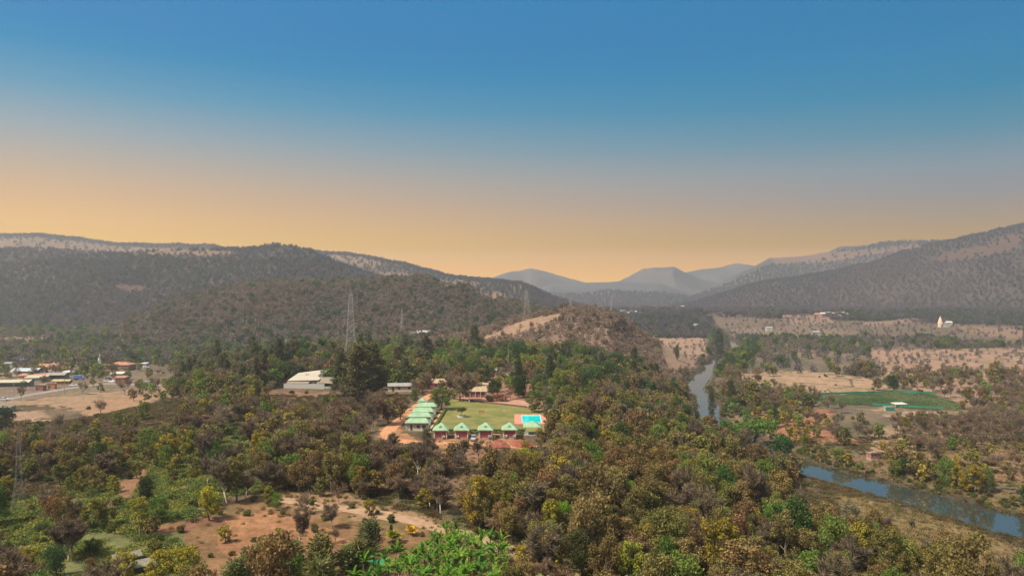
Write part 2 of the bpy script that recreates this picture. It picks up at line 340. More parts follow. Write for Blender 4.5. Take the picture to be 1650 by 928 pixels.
def ground_color(x, y, px, py, hid, rd, side):
    n1 = fbm(x / 22, y / 22, 71, 4)[:, None]; n2 = fbm(x / 5, y / 5, 72, 3)[:, None]; n3 = fbm(x / 70, y / 70, 73, 3)[:, None]
    A = lambda *c: np.array(c, float)[None, :]
    mixc = lambda a, b, t: a * (1 - t) + b * t
    wob = 5 + 0 * py
    wx = px + (fbm(x / 6, y / 6, 81, 3) - .5) * 26 * np.clip(120 / np.maximum(y, 1) * 2.4, .12, 1.4)
    wy = py + (fbm(x / 6, y / 6, 82, 3) - .5) * 22 * np.clip(120 / np.maximum(y, 1) * 2.4, .08, 1.4)
    litter = mixc(A(.085, .058, .036), A(.17, .115, .07), ss(.3, .7, n1))
    litter = mixc(litter, A(.075, .085, .03), ss(.5, .72, n2) * .6)
    c = litter.copy()
    front = y > 60
    def paint(poly, col, jit=.16, green=0.0):
        m = front & inpoly(wx, wy, poly)
        cc = A(*col) * (1 - jit + 2 * jit * n2[m]) * (.88 + .24 * n1[m])
        if green: cc = mixc(cc, A(.10, .11, .035), ss(.5, .7, n1[m]) * green)
        c[m] = cc
    # valley floor and hills
    val = (rd > 8) & (side > 0) & (hid < 0)
    c[val] = mixc(A(.125, .10, .07), A(.21, .15, .10), ss(.3, .7, n1[val])); c[val] = mixc(c[val], A(.10, .095, .05), ss(.42, .62, n3[val]) * .8)
    far = (y > 430) & (side < 0) & (hid < 0); c[far] = mixc(A(.12, .09, .06), A(.2, .14, .095), ss(.35, .65, n1[far]))
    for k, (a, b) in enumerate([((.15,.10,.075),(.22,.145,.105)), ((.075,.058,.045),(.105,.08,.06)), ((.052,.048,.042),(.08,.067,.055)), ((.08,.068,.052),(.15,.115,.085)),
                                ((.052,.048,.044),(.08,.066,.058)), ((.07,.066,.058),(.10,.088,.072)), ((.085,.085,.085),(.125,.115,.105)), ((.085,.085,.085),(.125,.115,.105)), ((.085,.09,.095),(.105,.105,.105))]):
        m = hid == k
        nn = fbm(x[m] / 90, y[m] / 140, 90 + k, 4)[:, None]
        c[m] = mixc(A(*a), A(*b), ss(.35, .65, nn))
    paint(GREENSLOPE, (.13, .135, .05), .35)
    m = front & inpoly(wx, wy, GREENSLOPE); c[m] = mixc(c[m], A(.18, .105, .06), ss(.54, .66, n1[m]) * .8)
    paint(THICKET, (.10, .075, .045), .3, .4)
    paint(LEFTMID, (.145, .095, .06), .25, .4)
    for p, col in TAN: paint(p, tuple(q * (.62 if max(v[1] for v in p) < 575 else .8) for q in col), .16, .35)
    for i, (p, col) in enumerate(DIRTS): paint(p, col, .2, .45 if i == 0 else .1)
    for p, col in HILLTAN: paint(p, tuple(q * .5 for q in col), .12)
    paint(BANK, (.22, .155, .075), .25, .35)
    m = front & inpoly(wx, wy, BANK); st = (vn((x[m] + .35 * y[m]) / 3.0, (y[m] - .35 * x[m]) / 22, 5))[:, None]; c[m] *= .8 + .4 * st
    m = (rd < 4); c[m] = A(.075, .06, .035)
    # ploughed stripes and field bunds on the open valley
    f = val & (rd > 14) & (y < 1500)
    g = np.abs(np.sin((x[f] * .6 + y[f] * .8) / 16 + 3 * n3[f, 0])); g2 = np.abs(np.sin((x[f] * .8 - y[f] * .6) / 26 + 3 * n3[f, 0]))
    b = ((g < .07) | (g2 < .05))[:, None]; c[f] = np.where(b, A(.11, .095, .05), c[f])
    return np.clip(c * .66, .01, .9)

def build_terrain():
    th = np.unique(np.concatenate([np.arange(-180, -42, 3.0), np.arange(-42, -37, .5), np.arange(-37, 37, .088), np.arange(37, 42, .5), np.arange(42, 180, 3.0)]))
    R = np.concatenate([np.array([4., 12, 22, 34, 46]), np.geomspace(58, 4780, 730)])
    T = np.radians(th); nt_, nr = len(T), len(R)
    TT, RR = np.meshgrid(T, R); x = (RR * np.sin(TT)).ravel(); y = (RR * np.cos(TT)).ravel()
    z, hid, hill, rd, side, pl = height(x, y, True)
    px, py = PX(x, np.maximum(y, 1), z)
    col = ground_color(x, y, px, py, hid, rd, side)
    V = np.stack([x, y, z], 1); V = np.vstack([V, [[0, 0, gz(0., 0.1)]]])
    i = np.arange(nr - 1)[:, None] * nt_; j = np.arange(nt_)[None, :]; j2 = (j + 1) % nt_
    Q = np.stack([i + j, i + j2, i + nt_ + j2, i + nt_ + j], -1).reshape(-1, 4)[:, ::-1]
    me = bpy.data.meshes.new('terrain')
    n = len(Q); C = len(V) - 1
    tri = np.array([[C, b, a] for a, b in zip(range(nt_), [*range(1, nt_), 0])])
    me.vertices.add(len(V)); me.vertices.foreach_set('co', V.astype(np.float32).ravel())
    me.loops.add(4 * n + 3 * len(tri)); me.loops.foreach_set('vertex_index', np.concatenate([Q.ravel(), tri.ravel()]).astype(np.int32))
    me.polygons.add(n + len(tri)); me.polygons.foreach_set('loop_start', np.concatenate([np.arange(0, 4 * n, 4), 4 * n + np.arange(0, 3 * len(tri), 3)]).astype(np.int32))
    me.update(calc_edges=True)
    me.polygons.foreach_set('use_smooth', np.ones(len(me.polygons), bool))
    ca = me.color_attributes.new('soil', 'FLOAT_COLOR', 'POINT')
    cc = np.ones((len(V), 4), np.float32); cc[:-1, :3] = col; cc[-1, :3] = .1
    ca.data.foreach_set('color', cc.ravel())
    m = bpy.data.materials.new('soil'); m.use_nodes = True; nt = m.node_tree; N = nt.nodes; L = nt.links; b = N['Principled BSDF']
    b.inputs['Roughness'].default_value = .95; b.inputs['Specular IOR Level'].default_value = .1
    at = N.new('ShaderNodeAttribute'); at.attribute_name = 'soil'
    tc = N.new('ShaderNodeTexCoord'); n1 = N.new('ShaderNodeTexNoise'); n1.inputs['Scale'].default_value = .35; n1.inputs['Detail'].default_value = 8; n1.inputs['Roughness'].default_value = .7
    L.new(tc.outputs['Object'], n1.inputs['Vector'])
    mr = N.new('ShaderNodeMapRange'); mr.inputs[1].default_value = .3; mr.inputs[2].default_value = .7; mr.inputs[3].default_value = .62; mr.inputs[4].default_value = 1.38; L.new(n1.outputs['Fac'], mr.inputs[0])
    mu = N.new('ShaderNodeVectorMath'); mu.operation = 'SCALE'; L.new(at.outputs['Color'], mu.inputs[0]); L.new(mr.outputs[0], mu.inputs['Scale'])
    L.new(mu.outputs[0], b.inputs['Base Color'])
    n2 = N.new('ShaderNodeTexNoise'); n2.inputs['Scale'].default_value = .8; n2.inputs['Detail'].default_value = 6; L.new(tc.outputs['Object'], n2.inputs['Vector'])
    bu = N.new('ShaderNodeBump'); bu.inputs['Strength'].default_value = .8; bu.inputs['Distance'].default_value = .6; L.new(n2.outputs['Fac'], bu.inputs['Height']); L.new(bu.outputs[0], b.inputs['Normal'])
    me.materials.append(m)
    o = link(bpy.data.objects.new('terrain', me)); tag(o, 'dry valley ground rising to wooded hills and far ridges', 'ground', kind='structure')
    return float(z.min()), float(z.max())
ZMIN, ZMAX = build_terrain()

def draped(name, pts, w, off, m, step=3.0, nw=5, jag=.25, label=None, cat='road'):
    """ribbon that follows the ground; pts are ground points with optional width"""
    P = []
    for a, b in zip(pts[:-1], pts[1:]):
        n = max(2, int(math.hypot(b[0] - a[0], b[1] - a[1]) / step))
        for k in range(n): P.append([a[i] + (b[i] - a[i]) * k / n for i in range(len(a))])
    P.append(list(pts[-1])); P = np.array(P, float)
    for _ in range(3): P[1:-1] = (P[:-2] + 2 * P[1:-1] + P[2:]) / 4
    d = np.gradient(P[:, :2], axis=0); d /= np.linalg.norm(d, axis=1)[:, None]; nrm = np.stack([-d[:, 1], d[:, 0]], 1)
    ww = P[:, 2] if P.shape[1] > 2 else np.full(len(P), w)
    t = np.linspace(-.5, .5, nw)
    X = P[:, None, 0] + nrm[:, None, 0] * ww[:, None] * t[None]; Y = P[:, None, 1] + nrm[:, None, 1] * ww[:, None] * t[None]
    e = (np.abs(t) > .49)[None]; r = (fbm(X / 2.5, Y / 2.5, 33, 2) - .5) * jag * 4 * e * np.sign(t)[None]
    X += nrm[:, None, 0] * r; Y += nrm[:, None, 1] * r
    Z = height(X.ravel(), Y.ravel()).reshape(X.shape) + off
    Z = np.where(e, Z - .03, Z)
    V = np.stack([X, Y, Z], -1).reshape(-1, 3); n = len(P)
    i = (np.arange(n - 1)[:, None] * nw + np.arange(nw - 1)[None]).ravel()
    o = link(bpy.data.objects.new(name, npmesh(name, V, np.stack([i, i + nw, i + nw + 1, i + 1], 1)[:, ::-1], m, smooth=True)))
    return tag(o, label, cat, kind='structure')
def sheet(name, quad, off, m, nx=30, ny=20, label=None, cat='ground', jag=0):
    """four ground corners (near-left, near-right, far-right, far-left) filled with a draped grid"""
    q = [np.array(p[:2], float) for p in quad]; u = np.linspace(0, 1, nx)[None, :, None]; v = np.linspace(0, 1, ny)[:, None, None]
    Pn = (q[0] * (1 - u) + q[1] * u) * (1 - v) + (q[3] * (1 - u) + q[2] * u) * v
    X, Y = Pn[..., 0], Pn[..., 1]
    if jag:
        X = X + (fbm(X / 9, Y / 9, 44, 3) - .5) * jag; Y = Y + (fbm(X / 9, Y / 9, 45, 3) - .5) * jag
    Z = height(X.ravel(), Y.ravel()).reshape(X.shape) + off
    i = (np.arange(ny - 1)[:, None] * nx + np.arange(nx - 1)[None]).ravel()
    o = link(bpy.data.objects.new(name, npmesh(name, np.stack([X, Y, Z], -1).reshape(-1, 3), np.stack([i, i + 1, i + nx + 1, i + nx], 1), m, smooth=True)))
    return tag(o, label, cat, kind='structure')

# river water: one level sheet lying in the carved bed
def build_river():
    m = bpy.data.materials.new('river_water'); m.use_nodes = True; nt = m.node_tree; N = nt.nodes; L = nt.links; b = N['Principled BSDF']
    b.inputs['Base Color'].default_value = (.03, .035, .03, 1); b.inputs['Roughness'].default_value = .05; b.inputs['IOR'].default_value = 2.0
    b.inputs['Specular IOR Level'].default_value = 1.0
    tc = N.new('ShaderNodeTexCoord'); n = N.new('ShaderNodeTexNoise'); n.inputs['Scale'].default_value = .35; n.inputs['Detail'].default_value = 4; L.new(tc.outputs['Object'], n.inputs['Vector'])
    bu = N.new('ShaderNodeBump'); bu.inputs['Strength'].default_value = .06; bu.inputs['Distance'].default_value = .08; L.new(n.outputs['Fac'], bu.inputs['Height']); L.new(bu.outputs[0], b.inputs['Normal'])
    V = []; 
    for i, (x, y) in enumerate(RIV):
        a = RIV[max(i - 1, 0)]; c = RIV[min(i + 1, len(RIV) - 1)]; d = (c - a) / np.linalg.norm(c - a); w = RW[i] + 2.2
        V += [(x + d[1] * w, y - d[0] * w, WZ), (x - d[1] * w, y + d[0] * w, WZ)]
    me = npmesh('river', V, [(2*i, 2*i+2, 2*i+3, 2*i+1) for i in range(len(RIV) - 1)], m)
    tag(link(bpy.data.objects.new('river', me)), 'calm river winding through the valley, reflecting the sky', 'water', kind='structure')
build_river()

# the hazy air
def build_haze():
    mb = MB(); zb = min(ZMIN, WZ - 2) - 1.0; zt = ZMAX + 12
    mb.box(-4900, -4900, zb, 4900, 4900, zt)
    m = bpy.data.materials.new('haze'); m.use_nodes = True; nt = m.node_tree; N = nt.nodes
    for n in list(N): N.remove(n)
    out = N.new('ShaderNodeOutputMaterial'); v = N.new('ShaderNodeVolumePrincipled')
    v.inputs['Color'].default_value = HAZE_COLOR; v.inputs['Density'].default_value = HAZE_DENSITY; v.inputs['Anisotropy'].default_value = .45
    nt.links.new(v.outputs[0], out.inputs['Volume'])
    o = mb.obj('haze', m); tag(o, 'pale bluish haze hanging over the whole valley', 'haze', kind='stuff')
build_haze()
# ------------------------------------------------------------------ plants: mesh templates
def cards(r, P, Nn, size, aspect=1.0, jit=.55):
    """leaf-spray faces at P with rough normals Nn"""
    n = len(P)
    d = Nn + r.normal(0, jit, (n, 3)); d /= np.linalg.norm(d, axis=1)[:, None]
    a = np.cross(d, r.normal(0, 1, (n, 3))); a /= np.linalg.norm(a, axis=1)[:, None]; b = np.cross(d, a)
    s = (size * r.uniform(.55, 1.35, n))[:, None]
    V = np.stack([P - a * s * .5, P - b * s * .38 * aspect + d * s * .08, P + a * s * .5, P + b * s * .42 * aspect + d * s * .05], 1).reshape(-1, 3)
    return V, np.arange(4 * n).reshape(-1, 4)
def blob_points(r, blobs, n, shell=.35, low=.25):
    B = np.array(blobs, float); w = B[:, 3] ** 2; k = r.choice(len(B), n, p=w / w.sum())
    d = r.normal(0, 1, (n, 3)); d[:, 2] = np.where(d[:, 2] < 0, d[:, 2] * (1 if low else 1), d[:, 2]); d /= np.linalg.norm(d, axis=1)[:, None]
    rr = (1 - shell * r.random(n) ** 1.3) * (1 + .12 * r.normal(0, 1, n))
    P = B[k, :3] + d * np.stack([B[k, 3] * rr, B[k, 3] * rr, B[k, 4] * rr], 1)
    return P, d
def make_blobs(r, R, z0, z1, nb, br, top=1.0, squash=.75):
    """uneven clumps that fill an egg-shaped crown"""
    out = []; lean = r.normal(0, .12 * R, 2)
    for i in range(nb):
        t = (i + r.random()) / nb; z = z0 + (z1 - z0) * t
        env = math.sin(math.pi * min(max(.16 + .72 * t, 0), 1)) ** .8 * R * (1 if t < .6 else top)
        a = i * 2.4 + r.normal(0, .5); q = env * math.sqrt(r.uniform(.15, 1)) * .78
        b = br * r.uniform(.65, 1.3)
        out.append((math.cos(a) * q + lean[0] * t, math.sin(a) * q + lean[1] * t, z, b, b * squash))
    return out
def limbs(r, blobs, h, tr, nl=5, fork=.35):
    mb = MB(); z1 = h * fork; lean = Vector((r.normal(0, .04) * h, r.normal(0, .04) * h, 0))
    top = Vector((0, 0, z1)) + lean
    mb.tube([(0, 0, -.6), (0, 0, 0.05), tuple(lean * .4 + Vector((0, 0, z1 * .55))), tuple(top)], [tr * 1.35, tr * 1.1, tr * .85, tr * .7], 6)
    bs = sorted(blobs, key=lambda b: -b[2]); sel = bs[:: max(1, len(bs) // nl)][:nl]
    for b in sel:
        e = Vector(b[:3]); m = (top + e) / 2 + Vector((r.normal(0, .25), r.normal(0, .25), -.1 * (e - top).length))
        mb.tube([tuple(top - Vector((0, 0, .15))), tuple(m), tuple(e)], [tr * .55, tr * .34, tr * .1], 5, cap=False)
    return mb
TPL = {}
def reg(key, crown, trunk=None, bark=BARK):
    V, Q = crown
    cm = npmesh(key + '_crown', V, Q, LEAF)
    tm = trunk.mesh(key + '_trunk', bark, True) if trunk else None
    TPL[key] = (cm, tm)
def far_merge(key, src, bark=BARK):
    """one-mesh version (crown and trunk together) for trees too small to show parts"""
    cm, tm = TPL[src]
    me = bpy.data.meshes.new(key); 
    def arr(m):
        v = np.empty(len(m.vertices) * 3, np.float32); m.vertices.foreach_get('co', v); return v.reshape(-1, 3)
    f = [tuple(p.vertices) for p in cm.polygons]; v = arr(cm); mi = [0] * len(f)
    if tm:
        b = len(v); f += [tuple(i + b for i in p.vertices) for p in tm.polygons]; mi += [1] * len(tm.polygons); v = np.vstack([v, arr(tm)])
    me.from_pydata(v.tolist(), [], f); me.materials.append(LEAF); me.materials.append(bark); me.polygons.foreach_set('material_index', np.array(mi, np.int32))
    me.update(); TPL[key] = (me, None)

def broad(key, seed, R, z0, z1, nb, br, n, size, tr=.16, top=1., squash=.75, shell=.35, fork=.35, bark=BARK, nl=5, jit=.6, trunk=True, asp=1.0):
    r = np.random.default_rng(seed); bl = make_blobs(r, R, z0, z1, nb, br, top, squash)
    P, d = blob_points(r, bl, n, shell); P[:, 2] = np.maximum(P[:, 2], .08)
    reg(key, cards(r, P, d, size, asp, jit), limbs(r, bl, z1, tr, nl, fork) if trunk else None, bark)

# ---- broadleaf kinds: number of versions, shape; 'm' = same kind drawn coarser for greater distance, 'h' = for the far hillsides
for i in range(5):   # dry olive-brown
    a = dict(R=2.9, z0=1.7 + .3 * (i % 2), z1=6.6 + .5 * (i % 3), nb=17 + i, br=.95, squash=.8)
    broad('dry%d' % i, 100 + i, n=3600, size=.27, shell=.55, **a); broad('drym%d' % i, 100 + i, n=560, size=.66, shell=.5, **a)
for i in range(3):
    a = dict(R=2.5, z0=1.2, z1=5.6 + .6 * i, nb=20, br=.72, squash=.7)
    broad('yel%d' % i, 120 + i, n=3000, size=.26, shell=.5, **a); broad('yelm%d' % i, 120 + i, n=480, size=.62, shell=.45, **a)
for i in range(3):
    a = dict(R=2.8, z0=1.5, z1=6.4 + .5 * i, nb=18, br=1.0, squash=.85)
    broad('grn%d' % i, 130 + i, n=3600, size=.27, shell=.4, **a); broad('grnm%d' % i, 130 + i, n=560, size=.62, shell=.4, **a)
for i in range(3):   # dense round shade tree
    a = dict(R=3.1, z0=1.9, z1=7.0, nb=26, br=1.15, squash=.9, tr=.26, fork=.28)
    broad('shd%d' % i, 140 + i, n=4600, size=.28, shell=.3, **a); broad('shdm%d' % i, 140 + i, n=700, size=.64, shell=.3, **a)
for i in range(2):   # wide flat-topped canopy
    a = dict(R=4.2, z0=4.3, z1=6.4, nb=34, br=1.05, squash=.55, tr=.26, fork=.5, nl=9)
    broad('umb%d' % i, 150 + i, n=5200, size=.27, shell=.4, **a)
for i in range(3):   # tall column
    a = dict(R=1.6, z0=1.2, z1=10.5, nb=24, br=.85, squash=1.2, tr=.2, fork=.6)
    broad('col%d' % i, 160 + i, n=3600, size=.27, shell=.4, **a); broad('colm%d' % i, 160 + i, n=520, size=.66, shell=.4, **a)
for i in range(4):   # low bush
    a = dict(R=1.25 + .2 * (i % 2), z0=.35, z1=1.5 + .3 * (i % 2), nb=11, br=.55, squash=.75)
    broad('bsh%d' % i, 170 + i, n=1300, size=.22, shell=.45, trunk=False, **a)
    broad('bshm%d' % i, 170 + i, n=240, size=.5, shell=.45, trunk=False, **a)
def bare_tree(key, seed, n, size, h=7.5, R=2.6, leafy=.25, sub=4):
    r = np.random.default_rng(seed); mb = MB(); tips = []
    z1 = h * .28; tr = .15
    mb.tube([(0, 0, -.6), (0, 0, 0), (r.normal(0, .15), r.normal(0, .15), z1)], [tr * 1.3, tr, tr * .8], 6)
    for i in range(7):
        a = i * 2.4 + r.normal(0, .4); rr = R * r.uniform(.35, 1); z = h * r.uniform(.6, 1)
        e = Vector((math.cos(a) * rr, math.sin(a) * rr, z)); s = Vector((0, 0, z1 - .1)); m = s.lerp(e, .5) + Vector((math.cos(a) * .3, math.sin(a) * .3, -.3))
        mb.tube([tuple(s), tuple(m), tuple(e)], [tr * .55, tr * .32, tr * .08], 5, cap=False)
        for k in range(sub):
            t = r.uniform(.35, .95); p = s.lerp(m, t * 2) if t < .5 else m.lerp(e, t * 2 - 1)
            q = p + Vector((r.normal(0, .8), r.normal(0, .8), r.uniform(.3, 1.3)))
            mb.tube([tuple(p), tuple(q)], [tr * .22, tr * .06], 4, cap=False); tips += [(p, q)]
        tips += [(m, e)] * 2
    # twigs: thin upward blades fanning from the branches
    k = r.integers(0, len(tips), n); A = np.array([[*p] for p, q in tips]); B = np.array([[*q] for p, q in tips])
    t = r.random(n)[:, None]; P = A[k] * (1 - t) + B[k] * t
    D = r.normal(0, 1, (n, 3)); D[:, 2] = np.abs(D[:, 2]) * .9 + .35; D += (P * np.array([1, 1, 0])) * .25; D /= np.linalg.norm(D, axis=1)[:, None]
    Ls = (size * r.uniform(.5, 1.5, n))[:, None]; w = np.cross(D, r.normal(0, 1, (n, 3))); w /= np.linalg.norm(w, axis=1)[:, None]; w *= (.03 + .035 * size)
    P = P + r.normal(0, .12, (n, 3)); T = P + D * Ls; M = P + D * Ls * .5 + r.normal(0, .05, (n, 3))
    V = np.stack([P, M + w, T, M - w], 1).reshape(-1, 3)
    reg(key, (V, np.arange(4 * n).reshape(-1, 4)), mb, BARKP if seed % 2 else BARK)
for i in range(4): bare_tree('bar%d' % i, 180 + i, 2300, .85, h=6.6 + .6 * i); bare_tree('barm%d' % i, 180 + i, 480, 1.5, h=6.6 + .6 * i, sub=2)
def casuarina(key, seed, n, size, h=13, R=2.6):
    r = np.random.default_rng(seed); mb = MB(); mb.tube([(0, 0, -.6), (0, 0, 0), (.1, .05, h * .5), (0, 0, h * .96)], [.24, .2, .12, .03], 6)
    Ps = []; Ds = []
    nb = 46
    for i in range(nb):
        t = .12 + .86 * (i + r.random() * .6) / nb; a = i * 2.4 + r.normal(0, .3); L = R * (1 - t) ** .62 * r.uniform(.6, 1.15) + .25
        s = Vector((0, 0, h * t * .93)); e = s + Vector((math.cos(a) * L, math.sin(a) * L, L * .45))
        mb.tube([tuple(s), tuple(e)], [.05, .015], 4, cap=False)
        m = max(4, int(n * (L + .2) / (nb * R * .6)))
        tt = r.random((m, 1)) ** .7; P = np.array(s)[None] * (1 - tt) + np.array(e)[None] * tt + r.normal(0, .16 + .1 * L / R, (m, 3)); Ps.append(P)
        Ds.append(np.stack([math.cos(a) * np.ones(m) * .5, math.sin(a) * np.ones(m) * .5, np.ones(m) * .3], 1))
    P = np.vstack(Ps); D = np.vstack(Ds) + r.normal(0, .5, P.shape); D /= np.linalg.norm(D, axis=1)[:, None]; m = len(P)
    w = np.cross(D, r.normal(0, 1, (m, 3))); w /= np.linalg.norm(w, axis=1)[:, None]; w *= size * .14; Ls = size * r.uniform(.6, 1.4, (m, 1))
    V = np.stack([P, P + D * Ls * .5 + w, P + D * Ls, P + D * Ls * .5 - w], 1).reshape(-1, 3)
    reg(key, (V, np.arange(4 * m).reshape(-1, 4)), mb)
for i in range(3): casuarina('cas%d' % i, 190 + i, 4600, .62); casuarina('casm%d' % i, 190 + i, 1000, 1.15)
for i in range(3): casuarina('sap%d' % i, 290 + i, 1500, .75, h=8, R=2.5)
def fronds(r, z, nf, L, width, droop, up, leaflets=True, broadleaf=False):
    """arching fronds; broadleaf = undivided banana leaves with a torn edge"""
    Vs = []; Qs = []; n0 = 0
    for i in range(nf):
        a = i * 2.4 + r.normal(0, .2); el = up * r.uniform(.55, 1.15); l = L * r.uniform(.75, 1.1); k = 8
        p = Vector((0, 0, z)); d = Vector((math.cos(a) * math.cos(el), math.sin(a) * math.cos(el), math.sin(el))); pts = [p.copy()]
        for j in range(k): p = p + d * l / k; d = (d + Vector((0, 0, -droop / k))).normalized(); pts.append(p.copy())
        side = Vector((-math.sin(a), math.cos(a), 0))
        if broadleaf:
            for sgn in (-1, 1):
                for j in range(k):
                    f0, f1 = j / k, (j + 1) / k; w0 = width * math.sin(math.pi * min(1, .12 + .86 * f0)) ** .6; w1 = width * math.sin(math.pi * min(1, .12 + .86 * f1)) ** .6
                    t = r.uniform(.7, 1.05)
                    o = Vector((0, 0, .18)) * 1
                    v = [pts[j], pts[j + 1] if j < k - 1 else pts[j + 1], pts[j + 1] + side * sgn * w1 * t * .5 + o * w1 * .6, pts[j] + side * sgn * w0 * t * .5 + o * w0 * .6]
                    Vs += [tuple(x) for x in v]; Qs.append([n0, n0 + 1, n0 + 2, n0 + 3]); n0 += 4
        else:
            for j in range(1, k + 1):
                for sgn in (-1, 1):
                    for q in range(3):
                        b = pts[j - 1].lerp(pts[j], q / 3); f = (j - 1 + q / 3) / k; ll = width * math.sin(math.pi * min(1, .15 + .8 * f)) + .12
                        e = b + side * sgn * ll * .8 + (pts[j] - pts[j - 1]).normalized() * ll * .55 + Vector((0, 0, -.2 * ll))
                        w = (pts[j] - pts[j - 1]).normalized() * .07
                        Vs += [tuple(b - w), tuple(b + w), tuple(e + w * .3), tuple(e - w * .3)]; Qs.append([n0, n0 + 1, n0 + 2, n0 + 3]); n0 += 4
    return np.array(Vs), np.array(Qs)
for i in range(4):   # banana
    r = np.random.default_rng(200 + i); mb = MB(); h = 1.9 + .35 * i
    mb.tube([(0, 0, -.4), (0, 0, 0), (.05, 0, h * .6), (.02, .03, h + .1)], [.19, .17, .13, .08], 8)
    STEM = mat('banana_stem', (.20, .22, .08), .7, .2, .3, 3) if i == 0 else STEM
    reg('ban%d' % i, fronds(r, h, 9 + i % 2, 2.4, .52, 1.5, 1.2, broadleaf=True), mb, STEM)
for i in range(2):   # small palm
    r = np.random.default_rng(210 + i); mb = MB(); h = [.9, 6.5][i]
    mb.tube([(0, 0, -.4), (0, 0, 0), (.1, .05, h * .5), (.05, 0, h)], [.22, .18, .14, .12], 8)
    reg('plm%d' % i, fronds(r, h, 16, [2.3, 2.6][i], .75, 1.2, 1.2), mb)
for i in range(3):   # grass / weed tuft
    r = np.random.default_rng(220 + i); n = 46
    P = np.stack([r.normal(0, .32, n), r.normal(0, .32, n), np.zeros(n) - .03], 1); D = np.stack([r.normal(0, .5, n), r.normal(0, .5, n), np.ones(n)], 1)
    w = np.cross(D, r.normal(0, 1, (n, 3))); w /= np.linalg.norm(w, axis=1)[:, None]; w *= .055; L_ = r.uniform(.3, .75, (n, 1))
    V = np.stack([P - w, P + w, P + D * L_ + w * .4, P + D * L_ - w * .4], 1).reshape(-1, 3); TPL['tuft%d' % i] = (npmesh('tuft', V, np.arange(4 * n).reshape(-1, 4), LEAF), None)
for i in range(3):   # creeping ground plants: a low mat of leaves
    r = np.random.default_rng(230 + i); n = 260
    P = np.stack([r.normal(0, .8, n), r.normal(0, .8, n), np.abs(r.normal(0, .28, n)) * .9], 1); D = np.tile([[0, 0, 1.]], (n, 1))
    TPL['mat%d' % i] = (npmesh('mat', *cards(r, P, D, .34, 1, .6), LEAF), None)
for k in ('dry', 'yel', 'grn', 'shd', 'col', 'bar', 'cas'):
    for i in range(5):
        if f'{k}m{i}' in TPL: far_merge(f'{k}f{i}', f'{k}m{i}')
# far hillsides: coarse crowns
def hillt(key, seed, n, size, R, z0, z1, nb, br):
    r = np.random.default_rng(seed); bl = make_blobs(r, R, z0, z1, nb, br); P, d = blob_points(r, bl, n, .5)
    TPL[key] = (npmesh(key, *cards(r, P, d, size, 1, .6), LEAF), None)
for i in range(4): hillt('hil%d' % i, 240 + i, 190, .95, 3.2, .2, 4.9, 11, 1.3)
for i in range(3): hillt('hib%d' % i, 250 + i, 150, .8, 2.9, .2, 4.8, 15, .9)
for i in range(3): hillt('clu%d' % i, 260 + i, 200, 4.0, 13, .3, 6.5, 26, 3.8)

COLORS = {'dry': [(.165,.142,.048), (.145,.128,.044), (.18,.135,.055), (.15,.145,.042), (.16,.112,.05)],
          'yel': [(.23,.205,.035), (.19,.18,.032), (.27,.22,.035)], 'grn': [(.12,.165,.038), (.09,.155,.034), (.15,.175,.04)],
          'shd': [(.045,.085,.026), (.06,.10,.03), (.05,.08,.036)], 'bar': [(.165,.125,.082), (.19,.145,.098), (.14,.112,.075)],
          'col': [(.045,.07,.025), (.06,.08,.03)], 'cas': [(.12,.135,.065), (.10,.12,.058), (.14,.14,.075)], 'ban': [(.085,.19,.022), (.06,.15,.025), (.12,.22,.028)],
          'plm': [(.10,.16,.04)], 'sap': [(.15,.16,.08)], 'bsh': [(.10,.11,.032), (.075,.10,.028), (.15,.14,.035), (.13,.095,.045), (.06,.085,.025)], 'umb': [(.075,.11,.03)]}
def tint_of(k, rr, y=0):
    c = np.array(COLORS[k][rr.integers(len(COLORS[k]))]); return np.clip(c * rr.uniform(.86, 1.32) * rr.normal(1, .05, 3), .01, .9)
# ------------------------------------------------------------------ plants: where they stand
NAME = {'dry': 'dry_tree', 'yel': 'yellow_tree', 'grn': 'green_tree', 'shd': 'shade_tree', 'umb': 'spreading_tree', 'col': 'columnar_tree', 'bar': 'bare_tree',
        'cas': 'casuarina_tree', 'sap': 'feathery_sapling', 'ban': 'banana_plant', 'plm': 'palm', 'bsh': 'bush'}
NVER = {'dry': 5, 'yel': 3, 'grn': 3, 'shd': 3, 'umb': 2, 'col': 3, 'bar': 4, 'cas': 3, 'sap': 3, 'ban': 4, 'plm': 2, 'bsh': 4}
MEDIAN_H = {'dry': 7.4, 'yel': 6.6, 'grn': 7.4, 'shd': 8, 'umb': 7, 'col': 11, 'bar': 7.6, 'cas': 13, 'sap': 8, 'ban': 4.5, 'plm': 3.5, 'bsh': 1.9}
CR = {'dry': 3.2, 'yel': 2.8, 'grn': 3.1, 'shd': 3.6, 'umb': 4.8, 'col': 2, 'bar': 2.9, 'cas': 2.6, 'sap': 2.4, 'ban': 2, 'plm': 2, 'bsh': 1.6}
